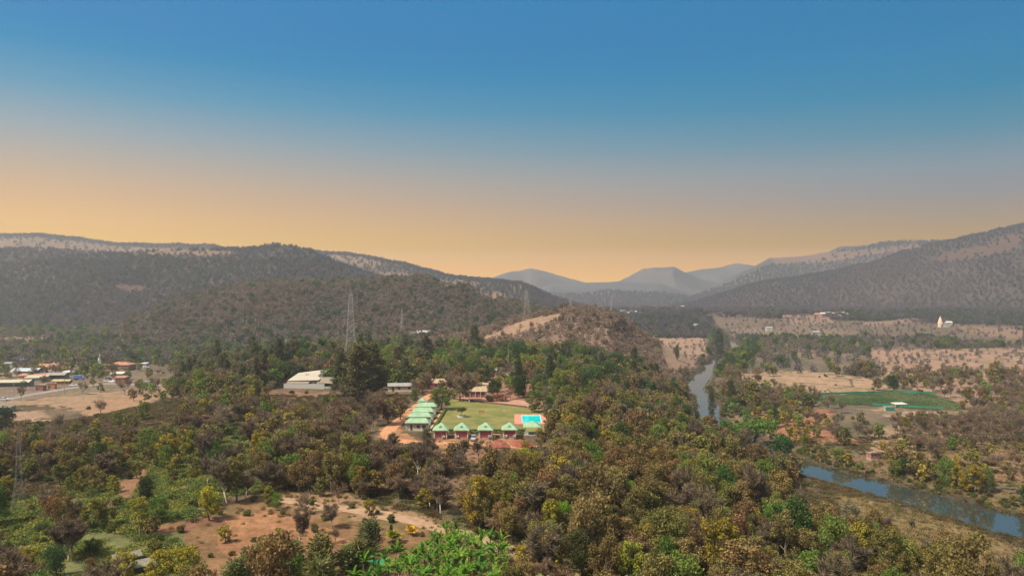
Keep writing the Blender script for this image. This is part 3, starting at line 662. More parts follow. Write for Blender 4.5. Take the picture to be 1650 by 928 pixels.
def plant(kind, x, y, s, tint, label=None, group=None, rz=None, ver=None, sz=1.0, z=None, far=False, cat=None):
    """one plant: a root at its foot with trunk and crown, or a single mesh"""
    v = random.randrange(NVER[kind]) if ver is None else ver
    z = gz(x, y) if z is None else z; rz = random.uniform(0, 6.28) if rz is None else rz
    cat = cat or ('bush' if kind == 'bsh' else 'banana plant' if kind == 'ban' else 'palm' if kind == 'plm' else 'tree')
    if kind == 'bsh' or far:
        key = ('bsh%d' % v) if kind == 'bsh' else f'{kind}f{v}'
        o = link(bpy.data.objects.new(NAME[kind], TPL[key][0])); o.location = (x, y, z); o.rotation_euler = (0, 0, rz); o.scale = (s, s, s * sz)
        o['tint'] = [float(c) for c in tint]; return tag(o, label, cat, group)
    t = f'{kind}{v}'
    o = empty(NAME[kind], (x, y, z), rz); o.rotation_euler = (random.gauss(0, .05), random.gauss(0, .05), rz); o.scale = (s, s, s * sz); tag(o, label, cat, group)
    c = link(bpy.data.objects.new('crown', TPL[t][0]), o); c['tint'] = [float(q) for q in tint]
    if TPL[t][1]: link(bpy.data.objects.new('stem' if kind == 'ban' else 'trunk', TPL[t][1]), o)
    return o

# buildings and things that must stay visible: (px0, py0, px1, py1, depth)
KEEP = [(655,640,703,700,235,1), (695,645,880,712,225,1), (740,668,750,676,250,1), (462,596,530,627,374,1), (622,612,656,630,345,1), (752,622,788,645,328,1),
        (682,616,726,626,348,.6), (816,592,847,614,385,.7), (690,562,806,602,430,.7), (0,575,215,660,470,.85), (1126,640,1152,672,385,.96), (1100,600,1132,645,430,.96), (1113,574,1166,612,560,.96), (1290,748,1400,800,256,1), (1395,765,1500,832,238,1), (1495,790,1580,862,222,1), (1575,815,1660,885,208,1), (1510,508,1530,530,1100,1),
        (1425,618,1458,640,440,1), (1395,650,1440,668,400,1), (1404,728,1420,742,300,1), (545,462,590,600,372,.8), (1310,630,1555,662,395,.9), (1260,590,1440,630,430,.85),
        (800,700,860,722,228,.9), (600,660,660,712,230,.95), (780,512,905,548,560,.8), (220,575,300,602,440,.6), (0,640,280,690,330,.85), (330,780,348,838,140,.9),
        (600,836,660,880,128,.8), (560,880,830,928,100,.9), (200,895,250,925,118,1), (803,556,812,600,400,.9), (1455,600,1650,650,395,.6), (1200,660,1400,720,300,.7)]
ALLP = []          # every scattered candidate: kind, x, y, z, scale, tint, px, py, app, region
PLACED = []        # (x, y, r) hand-placed, kept free of scatter
def pick(w, rr):
    ks = list(w); p = np.array([w[k] for k in ks], float); return ks[rr.choice(len(ks), p=p / p.sum())]
R_NEAR = [  # polygon, probability, kind weights, (min, max) size, name in labels, counted from
 (FOREST, .64, dict(dry=60, yel=15, grn=7, bar=10, shd=3, bsh=5), (.72, 1.32), 'on the wooded slope by the river', 'the river'),
 ([(1080,560),(1180,665),(1290,752),(1180,760),(1050,700),(960,660),(905,660),(960,630)], .75, dict(dry=55, bar=18, grn=8, shd=8, col=4, bsh=5), (.8, 1.35), 'in the wood behind the pool', 'the river'),
 (LEFTMID, .38, dict(dry=30, bar=22, yel=16, grn=9, bsh=40), (.5, 1.0), 'in the scrub beside the dirt road', 'the dirt road'),
 ([(360,690),(560,700),(640,730),(600,810),(440,790),(375,770)], .72, dict(dry=52, yel=22, bar=18, grn=8), (.75, 1.2), 'in the thicket above the dirt track', 'the green cabins'),
 ([(600,720),(760,750),(740,840),(600,812)], .62, dict(bar=34, yel=26, dry=30, bsh=10), (.7, 1.1), 'below the red cabins', 'the heaps of soil'),
 (GREENSLOPE, .24, dict(bsh=95, dry=10, grn=8, yel=8, bar=8, shd=2), (.55, 1.0), 'on the green scrubby slope', 'the orange track'),
 (THICKET, .50, dict(dry=44, bar=16, yel=12, grn=8, shd=3, bsh=24), (.55, 1.05), 'in the dry thicket below the village fields', 'the orange track'),
 ([(430,520),(700,520),(905,545),(1090,580),(1080,600),(960,632),(900,655),(868,640),(690,622),(600,640),(430,622),(400,600)], .64, dict(grn=36, shd=20, dry=26, bar=8, cas=5, col=3), (.85, 1.5), 'in the green wood behind the lawn', 'the lattice pylon'),
 ([(250,560),(430,540),(450,600),(400,640),(270,640),(250,610)], .75, dict(dry=46, grn=20, shd=16, bar=12, cas=6), (.85, 1.35), 'in the wood between village and warehouse', 'the warehouse'),
 ([(425,628),(560,628),(580,660),(520,690),(430,670)], .16, dict(bsh=60, bar=30, grn=10), (.6, 1.0), 'on the bare ground below the warehouse', 'the warehouse'),
 ([(580,640),(665,628),(668,650),(600,700),(560,690)], .35, dict(bar=60, bsh=40), (.5, .9), 'on the reddish slope by the dirt road', 'the dirt road'),
 ([(598,692),(640,684),(664,638),(735,634),(880,650),(890,690),(840,722),(700,722),(600,716)], 0, dict(dry=1), (1, 1), '', ''),
 ([(690,716),(860,720),(850,745),(760,752),(690,742)], .2, dict(bar=40, bsh=60), (.4, .8), 'on the bare earth below the fence', 'the heaps of soil'),
 ([(285,850),(330,832),(440,795),(600,812),(720,838),(800,868),(905,928),(840,960),(330,960)], .24, dict(bsh=74, yel=8, bar=18), (.35, .8), 'on the orange bare ground', 'the banana grove'),
 ([(700,770),(760,760),(850,790),(800,822),(720,832),(705,800)], .15, dict(bar=40, bsh=50, yel=10), (.4, .8), 'on the bare patch below the fence', 'the river'),
 (BANK, .09, dict(bsh=70, bar=20, yel=10), (.4, .8), 'on the dry grassy river bank', 'the river'),
 ([(1180,715),(1300,722),(1500,760),(1660,800),(1800,850),(1660,850),(1490,800),(1330,760),(1290,748)], .95, dict(bsh=52, yel=18, grn=16, dry=12, shd=5), (.8, 1.25), 'along the far bank of the river', 'the river bend'),
 ([(1060,540),(1145,545),(1150,575),(1110,600),(1070,600)], .22, dict(dry=40, bar=30, bsh=20, grn=10), (.6, 1.1), 'beside the upper river', 'the river'),
 ([(1150,555),(1200,540),(1400,560),(1440,592),(1400,606),(1300,604),(1200,602),(1175,612),(1215,650),(1330,645),(1330,662),(1250,675),(1170,665),(1150,620)], .64, dict(dry=40, bar=36, grn=12, shd=8, col=3, yel=4), (.9, 1.45), 'in the wood beyond the upper river', 'the river'),
 ([(1170,665),(1330,655),(1345,700),(1300,730),(1180,722)], .26, dict(bsh=50, yel=22, grn=16, bar=12), (.7, 1.1), 'on the red fallow field', 'the river bend'),
 ([(1190,603),(1300,604),(1420,612),(1430,628),(1310,640),(1240,625)], .015, dict(bsh=60, bar=40), (.5, .8), 'on the pale field', 'the lone round tree'),
 ([(1310,636),(1450,630),(1555,652),(1540,664),(1420,662),(1340,655)], 0, dict(dry=1), (1, 1), '', ''),
 ([(1440,668),(1520,668),(1660,640),(1900,650),(1900,740),(1650,725),(1500,735),(1440,715)], .62, dict(bar=62, bsh=20, dry=14, grn=4), (.5, .85), 'in the bare thicket beyond the crop field', 'the crop field'),
 ([(1420,715),(1500,735),(1650,722),(1900,740),(1900,840),(1660,812),(1500,770),(1400,745)], .20, dict(bsh=60, bar=16, yel=14, dry=10), (.6, 1.0), 'on the dry scrubland above the river', 'the river bend'),
 ([(-200,572),(300,572),(300,622),(272,645),(170,660),(120,690),(0,692),(-200,665)], .10, dict(grn=50, dry=30, bsh=30, bar=20), (.6, 1.0), 'in and around the village', 'the temple'),
 ([(1400,560),(1900,560),(1900,650),(1560,645),(1450,626),(1420,600)], .13, dict(bar=56, dry=24, grn=8, bsh=10), (.8, 1.2), 'on the dry fields', 'the crop field')]
ORD = ['first', 'second', 'third', 'fourth', 'fifth', 'sixth', 'seventh', 'eighth', 'ninth', 'tenth', 'eleventh', 'twelfth', 'thirteenth', 'fourteenth', 'fifteenth', 'sixteenth']

def scatter_near():
    sp = 3.25; Y0, Y1 = 88, 560
    gx, gy = np.meshgrid(np.arange(-420, 420, sp), np.arange(Y0, Y1, sp)); r = np.random.default_rng(3)
    x = (gx + r.uniform(-.48, .48, gx.shape) * sp).ravel(); y = (gy + r.uniform(-.48, .48, gx.shape) * sp).ravel()
    k = np.abs(x) < y * .80 + 14; x = x[k]; y = y[k]
    z, hid, hill, rd, side, pl = height(x, y, True); px, py = PX(x, y, z)
    k = (rd > 2.2) & (py < 1040) & (hill < 6); x, y, z, rd, side, px, py = [a[k] for a in (x, y, z, rd, side, px, py)]
    wx = px + (fbm(x / 7, y / 7, 301, 2) - .5) * 16; wy = py + (fbm(x / 7, y / 7, 302, 2) - .5) * 10
    reg_ = np.full(len(x), -1)
    for i, (poly, *_) in enumerate(R_NEAR): reg_[inpoly(wx, wy, poly)] = i
    clump = fbm(x / 15, y / 15, 303, 3)
    spc = vn(x / 11, y / 11, 304)
    for j in range(len(x)):
        i = reg_[j]
        if i < 0:
            if side[j] > 0: P, w, sz = .10, dict(bar=40, bsh=30, dry=20, grn=10), (.6, 1.1)
            elif y[j] > 330 and x[j] < -150: P, w, sz = .16, dict(grn=30, dry=30, bar=30, bsh=10), (.7, 1.2)
            else: P, w, sz = .55, dict(dry=50, bar=20, grn=12, bsh=18), (.7, 1.2)
        else: P, w, sz = R_NEAR[i][1:4]
        P *= float(np.clip(.35 + 1.4 * clump[j], .3, 1.3))
        if r.random() > P: continue
        w = dict(w)
        if spc[j] > .68 and 'bar' in w: w['bar'] *= 3.5
        if spc[j] < .25 and 'yel' in w: w['yel'] *= 2.4
        kd = pick(w, r); s = r.uniform(*sz) * (1.3 if r.random() < .09 else 1)
        if 0 < side[j] and rd[j] < 7: kd = 'bsh'; s = min(s, .85)
        if side[j] < 0 and rd[j] < 6 and kd not in ('bsh', 'bar'): s *= .6
        if kd == 'bsh' and i in (0, 1): s *= 1.2
        h = MEDIAN_H[kd] * s; cr = CR[kd] * s; f = F / y[j]
        if any(abs(x[j] - a) < cr * .7 + b and abs(y[j] - c) < cr * .7 + b for a, c, b in PLACED): continue
        bx0, bx1, by0, by1 = px[j] - cr * f, px[j] + cr * f, py[j] - h * f, py[j]
        if any(y[j] < d_ + 8 and bx1 > a and bx0 < c and by1 > b and by0 < d and r.random() < q for a, b, c, d, d_, q in KEEP): continue
        if kd in ('cas', 'col') and y[j] < 300: kd = 'grn'
        ALLP.append([kd, x[j], y[j], z[j], s, tint_of(kd, r), px[j], py[j], h * f, i])
    return
def hand(kind, px, py, hpx, label, group=None, tint=None, ver=None, wide=1.0, z=None):
    """a tree of its own, its foot at a ground point and as tall as the photograph shows"""
    x, y, z0 = G(px, py); 
    if z is not None: y = (CH - z) * F / (py - CY); x = (px - CX) / F * y; z0 = z
    H = hpx * y / F; s = H / (8.5 if (kind, ver) == ('plm', 1) else MEDIAN_H[kind]) * wide
    PLACED.append((x, y, CR[kind] * s * .75))
    o = plant(kind, x, y, s, tint if tint is not None else tint_of(kind, rng), label, group, ver=ver, z=z0, sz=1 / wide); HAND.append((NAME[kind], label)); return o
HAND = []
GRN = (.09,.15,.028); DK = (.03,.062,.018)
hand('grn', 711, 660, 41, 'big round green tree at the lawn corner beside the topmost green roof', tint=(.095,.15,.03), ver=0, wide=1.35, z=0)
hand('umb', 744.5, 671, 15, 'small flat-topped green tree growing in the white ring planter', tint=(.07,.115,.025), ver=0, wide=1.05, z=0.35)
hand('shd', 797, 641, 30, 'dark green round tree beside the small shrub at the lawn edge', tint=DK, ver=0, z=0)
hand('shd', 836, 641, 38, 'dark green tree below the gabled pale house', tint=DK, ver=1, z=0)
hand('grn', 862, 664, 36, 'bright green spreading tree behind the swimming pool deck', tint=(.08,.125,.03), ver=1, wide=1.2, z=0)
hand('shd', 884, 668, 30, 'dark green tree next to the lawn corner behind the pool', tint=(.05,.08,.028), ver=2, z=0)
hand('dry', 741, 646, 42, 'broad grey-brown tree hiding one end of the red bungalow', tint=(.19,.155,.095), ver=3, wide=1.35, z=0)
hand('bar', 756, 648, 44, 'grey-brown leafless tree in front of the long red bungalow', tint=(.20,.155,.10), ver=3, wide=1.2, z=0)
hand('bar', 729, 640, 34, 'grey leafless tree with a pale trunk beside the red bungalow', tint=(.17,.13,.09), ver=1, z=0)
hand('dry', 690, 622, 34, 'tall thin olive tree rising behind the tan roofed building', tint=(.13,.13,.05), ver=2, z=0)
hand('grn', 668, 650, 22, 'small green tree at the head of the dirt road', tint=(.08,.12,.03), ver=2, z=0)
hand('bsh', 804, 646, 13, 'round reddish brown bush under the dark green tree', tint=(.30,.16,.10), ver=1, wide=1.5, z=0)
hand('bsh', 789, 646, 11, 'pale yellow-green bush in front of the dark green tree', tint=(.20,.22,.08), ver=0, wide=1.2, z=0)
hand('col', 690, 733, 46, 'slim grey-green tree in front of the lowest green roofs', tint=(.10,.105,.05), ver=0, wide=1.25)
hand('shd', 1441, 631, 29, 'lone dark round tree on the edge of the green crop field', tint=(.03,.06,.02), ver=2)
hand('yel', 337, 838, 56, 'bright yellow-green tree standing on the bare orange ground', tint=(.34,.32,.035), ver=1)
hand('shd', 236, 808, 38, 'dark round tree alone on the green slope', tint=(.028,.05,.018), ver=1)
hand('shd', 2, 700, 46, 'very dark tree at the edge of the pale village field', tint=(.03,.055,.02), ver=0)
hand('umb', 1215, 728, 52, 'wide spreading green canopy tree beside the river bend', tint=(.085,.15,.03), ver=1, wide=1.6)
hand('grn', 1168, 716, 40, 'bright green tree touching the wide spreading canopy', tint=(.06,.14,.025), ver=1, wide=1.1)
hand('grn', 1264, 752, 50, 'deep green leafy tree where the river turns', tint=(.04,.10,.025), ver=2, wide=1.1)
hand('col', 1252, 690, 34, 'dark green narrow tree with two tops by the red field', tint=(.03,.075,.02), ver=1)
hand('col', 1160, 572, 44, 'tall dark columnar tree standing over the upper river', tint=(.06,.095,.05), ver=0, wide=1.3)
hand('col', 1147, 672, 44, 'grey-green columnar tree on the spit of the river', tint=(.06,.07,.035), ver=2)
hand('col', 1091, 580, 26, 'small dark columnar tree on the pale field by the river', tint=(.05,.08,.03), ver=1)
for n, (px, py, h, t) in enumerate([(556,640,80,(.10,.11,.05)), (580,645,98,(.13,.125,.055)), (604,640,94,(.11,.115,.05)), (450,604,64,(.08,.095,.045)), (536,596,50,(.14,.15,.06)), (410,600,52,(.12,.13,.05)), (640,610,56,(.14,.13,.07)), (686,592,58,(.11,.10,.06))]):
    hand('cas', px, py, h, ['tall dark feathery tree at the thatched end of the warehouse', 'broadest dark feathery tree below the lattice pylon', 'dark feathery tree between the pylon and the pale shed',
        'narrow dark feathery tree behind the warehouse roof', 'olive feathery tree just behind the warehouse', 'feathery tree between village and warehouse', 'brownish feathery tree behind the pale shed',
        'dark brown feathery tree in front of the blue hillside'][n], 'casuarina trees near the pylon', tint=t, ver=n % 3, wide=[1.25,1.5,1.35,.9,1.2,1.2,1.1,1.2][n])
for n, (px, py, h, lab) in enumerate([(531,622,34,'round bright green tree at the warehouse roof corner'), (487,590,44,'broad mid-green tree above the warehouse roof'), (526,660,22,'small round green tree on the bare ground below the warehouse'),
        (152,592,20,'dark green round tree next to the temple spire'), (136,606,18,'green tree between the village sheds and the car park'), (445,822,26,'small fresh green tree at the head of the dirt track'),
        (524,774,34,'fresh green tree amid the brown thicket'), (905,870,62,'vivid green tree in the middle of the wooded slope'), (1018,812,34,'bright green slim tree on the wooded slope'), (620,590,36,'bright green tree under the lattice pylon'),
        (725,590,30,'fresh green tree behind the grey lattice roofs'), (762,606,32,'yellow-green tree behind the leafless lawn tree')]):
    hand('grn', px, py, h, lab, tint=[(.08,.14,.03), (.06,.11,.03), (.06,.12,.025), (.03,.08,.03), (.06,.10,.03), (.10,.2,.03), (.12,.22,.03), (.13,.24,.025), (.12,.24,.02), (.08,.14,.03), (.07,.14,.03), (.14,.17,.03)][n], ver=n % 3)
hand('sap', 597, 893, 60, 'grey-green young conifer beside the yellow palm', tint=(.115,.135,.055), ver=0, wide=1.3)
SAPS = [(425,918,56), (470,938,70), (512,942,84), (556,935,60), (400,945,66), (575,925,60), (385,975,80), (520,990,98)]
for n, (px, py, h) in enumerate(SAPS):
    hand('sap', px, py, h, ['tallest', 'olive', 'slender', 'ragged', 'short', 'thin', 'wide', 'bushy', 'dark', 'pale', 'leaning', 'crooked', 'dense'][n] + ' grey-green feathery sapling on the orange ground, ' + ORD[sorted(q[0] for q in SAPS).index(px)] + ' from the grey sheds',
         'feathery saplings above the banana grove', tint=(.125 + .015 * (n % 3), .15, .05), ver=n % 3, wide=1.25)
hand('col', 630, 862, 18, 'tiny dark green cypress above the yellow palm', tint=(.02,.06,.02), ver=0, wide=1.1)
hand('plm', 635, 874, 26, 'yellow-green young palm below the tiny cypress', tint=(.22,.24,.03), ver=0)
hand('plm', 661, 862, 20, 'golden yellow palm on the bare brown ground', tint=(.50,.34,.03), ver=0)
hand('plm', 896, 908, 24, 'yellow palm at the edge of the dirt track', tint=(.32,.30,.03), ver=0)
hand('plm', 952, 930, 22, 'pale yellow palm half under the trees beside the track', tint=(.28,.25,.04), ver=0)
hand('plm', 522, 590, 44, 'tall dark coconut palm behind the warehouse', tint=(.05,.09,.03), ver=1)
for n, (px, py, h) in enumerate([(205,935,56), (262,945,62), (302,950,66), (232,975,60), (322,975,50), (160,960,44)]):
    hand('yel', px, py, h, ['broad yellow tree arching over the grey shed roofs', 'golden yellow tree just below the orange track', 'yellow tree with dark bent trunks beside the bare ground',
        'lowest yellow tree in front of the grey shed roofs', 'ragged yellow tree near the feathery saplings', 'small yellow tree beside the grey shed roofs'][n], tint=(.30,.26,.035), ver=n % 3, wide=1.15)
hand('dry', 872, 722, 30, 'olive tree half covering the green pavilion by the pool', ver=1, z=0); hand('yel', 846, 726, 20, 'yellow-green low tree beside the soil heap and the pavilion', ver=0, z=0)
hand('dry', 890, 990, 40, 'olive tree at the foot of the bare track'); hand('shd', 935, 930, 80, 'tall dark olive tree beside the yellow palms', tint=(.06,.07,.025), ver=0, wide=.85)

# banana grove
def bananas():
    r = np.random.default_rng(8); n = 0; pts = []
    poly = [(560,955),(585,915),(660,905),(690,890),(700,868),(735,868),(760,885),(800,878),(822,890),(812,930),(800,960)]
    xs, ys = [p[0] for p in poly], [p[1] for p in poly]
    n_ = 2600; y_ = r.uniform(110, 146, n_); x_ = r.uniform(-32, 0, n_); z_ = height(x_, y_); p1, p2 = PX(x_, y_, z_); ok = inpoly(p1, p2 - 8, poly)
    for x, y, z, px, py in zip(x_[ok], y_[ok], z_[ok], p1[ok], p2[ok]):
        if all((x - a) ** 2 + (y - b) ** 2 > 1.62 ** 2 for a, b, *_ in pts): pts.append((x, y, z, px, py))
    pts.sort(key=lambda p: p[1], reverse=True)
    rows = [pts[i:i + 9] for i in range(0, len(pts), 9)]
    for i, row in enumerate(rows):
        row.sort()
        for j, (x, y, z, px, py) in enumerate(row):
            PLACED.append((x, y, .9)); s = r.uniform(.72, 1.12)
            lab = '%s banana plant, %s from the green tarp in the %s row down the grove' % (['Bright green', 'Deep green', 'Fresh green'][n % 3], ORD[j], ORD[min(i, 15)])
            plant('ban', x, y, s, COLORS['ban'][n % 3] * np.array(r.uniform(.85, 1.15)), lab[0].lower() + lab[1:], 'banana plants in the grove', ver=n % 4); n += 1
bananas()
scatter_near()

# ------------------------------------------------------------------ choose the individuals, the rest stays a mass
SHADE = {'dry': ['rusty', 'olive', 'brown'], 'yel': ['yellow-green', 'mustard', 'lime yellow'], 'grn': ['mid-green', 'fresh green', 'leafy green'], 'shd': ['dark green', 'deep green', 'shady green'],
         'bar': ['grey-brown bare', 'leafless', 'twiggy'], 'cas': ['feathery', 'feathery', 'feathery'], 'col': ['slim dark', 'slim', 'narrow'], 'bsh': ['olive', 'green', 'brownish']}
def choose():
    caps = dict(dry=265, yel=150, grn=140, shd=110, bar=200, bsh=230, cas=30, col=40)
    ind, rest = [], []; by = {}
    for a in ALLP:
        inside = -6 < a[6] < 1656 and a[7] - a[8] < 922
        (by.setdefault(a[0], []) if inside else rest).append(a)
    for k, L_ in by.items():
        # what stands right behind a nearer tree and hardly shows goes to the mass
        L_.sort(key=lambda a: -a[8])
        ind += L_[:caps[k]]; rest += L_[caps[k]:]
    groups = {}
    for a in ind: groups.setdefault((a[0], a[9]), []).append(a)
    for (k, i), L_ in groups.items():
        reg_name, frm = (R_NEAR[i][4], R_NEAR[i][5]) if i >= 0 else ('on open ground past the wood', 'the river')
        L_.sort(key=lambda a: a[7]); nrow = max(1, round(len(L_) ** .5)); per = max(1, math.ceil(len(L_) / nrow))
        if per > 16: per = 16
        for q in range(0, len(L_), per):
            row = L_[q:q + per]; rv = frm.startswith('the river') or 'warehouse' in frm or 'track' in frm or 'road' in frm
            row.sort(key=lambda a: (-a[6] if rv else a[6]))
            for j, a in enumerate(row):
                t = a[5]; sh = SHADE[k][int((t[0] / t[1]) * 50) % 3]
                nm = 'bush' if k == 'bsh' else 'tree'; ri = q // per
                lab = f"{sh} {nm} {reg_name}, {ORD[j]} from {frm} in row {ri + 1}" if False else f"{sh} {nm} {reg_name}, {ORD[j]} from {frm}, {ORD[min(ri,15)]} row"
                if len(lab.split()) > 16: lab = f"{sh} {nm} {reg_name}, {ORD[j]} along, {ORD[min(ri,15)]} row"
                g = f"{NAME[k].replace('_', ' ')}s {reg_name}".replace('bushs', 'bushes')
                # rotate versions and give each its own turn
                plant(k, a[1], a[2], a[4], t, lab, g, z=a[3], sz=random.uniform(.78, 1.25), far=(k not in ('bsh', 'cas') and a[8] < 17) )
    return rest
REST = choose()

def mass(name, label, cat, rows, keyf, zoff=0.0):
    """one object for what nobody could count: points carry which plant, size, turn and tint"""
    keys = []; P, K, Sc, Rz, T = [], [], [], [], []
    r = np.random.default_rng(77)
    for a in rows:
        k = keyf(a, r)
        if k not in keys: keys.append(k)
        P.append((a[1], a[2], a[3] + zoff)); K.append(keys.index(k)); Sc.append(a[4]); Rz.append(r.uniform(0, 6.28)); T.append(a[5])
    me = bpy.data.meshes.new(name); me.vertices.add(len(P)); me.vertices.foreach_set('co', np.array(P, np.float32).ravel())
    for nm, ty, dat, fld in (('which', 'INT', np.array(K, np.int32), 'value'), ('size', 'FLOAT', np.array(Sc, np.float32), 'value'), ('turn', 'FLOAT', np.array(Rz, np.float32), 'value'), ('tilt', 'FLOAT', r.normal(0, .10, len(P)).astype(np.float32), 'value'), ('tint', 'FLOAT_VECTOR', np.array(T, np.float32), 'vector')):
        at = me.attributes.new(nm, ty, 'POINT'); at.data.foreach_set(fld, dat.ravel())
    me.update()
    o = link(bpy.data.objects.new(name, me)); tag(o, label, cat, kind='stuff')
    g = bpy.data.node_groups.new(name, 'GeometryNodeTree'); g.interface.new_socket('Geometry', in_out='INPUT', socket_type='NodeSocketGeometry'); g.interface.new_socket('Geometry', in_out='OUTPUT', socket_type='NodeSocketGeometry')
    N, L = g.nodes, g.links; gi = N.new('NodeGroupInput'); go = N.new('NodeGroupOutput'); jn = N.new('GeometryNodeJoinGeometry')
    def attr(nm, ty):
        n = N.new('GeometryNodeInputNamedAttribute'); n.data_type = ty; n.inputs['Name'].default_value = nm; return n.outputs[0]
    w, sz, tu = attr('which', 'INT'), attr('size', 'FLOAT'), attr('turn', 'FLOAT'); cx = N.new('ShaderNodeCombineXYZ'); L.new(tu, cx.inputs[2]); tl = attr('tilt', 'FLOAT'); L.new(tl, cx.inputs[0])
    for i, k in enumerate(keys):
        src = bpy.data.objects.new('source_' + k, TPL[k][0])   # not linked to the scene, only read
        oi = N.new('GeometryNodeObjectInfo'); oi.inputs['Object'].default_value = src; oi.inputs['As Instance'].default_value = True
        cmp_ = N.new('FunctionNodeCompare'); cmp_.data_type = 'INT'; cmp_.operation = 'EQUAL'; L.new(w, cmp_.inputs[2]); cmp_.inputs[3].default_value = i
        ip = N.new('GeometryNodeInstanceOnPoints'); L.new(gi.outputs[0], ip.inputs['Points']); L.new(cmp_.outputs[0], ip.inputs['Selection']); L.new(oi.outputs['Geometry'], ip.inputs['Instance'])
        L.new(cx.outputs[0], ip.inputs['Rotation']); L.new(sz, ip.inputs['Scale']); L.new(ip.outputs[0], jn.inputs[0])
    L.new(jn.outputs[0], go.inputs[0])
    md = o.modifiers.new('scatter', 'NODES'); md.node_group = g
    return o
def near_key(a, r):
    k = a[0]; v = int(r.integers(NVER[k]))
    if k == 'bsh': return ('bsh%d' if a[2] < 260 else 'bshm%d') % v
    return f'{k}f{v}'
mass('woodland', 'olive and brown woodland filling the gaps between the nearer trees', 'woodland', REST, near_key)

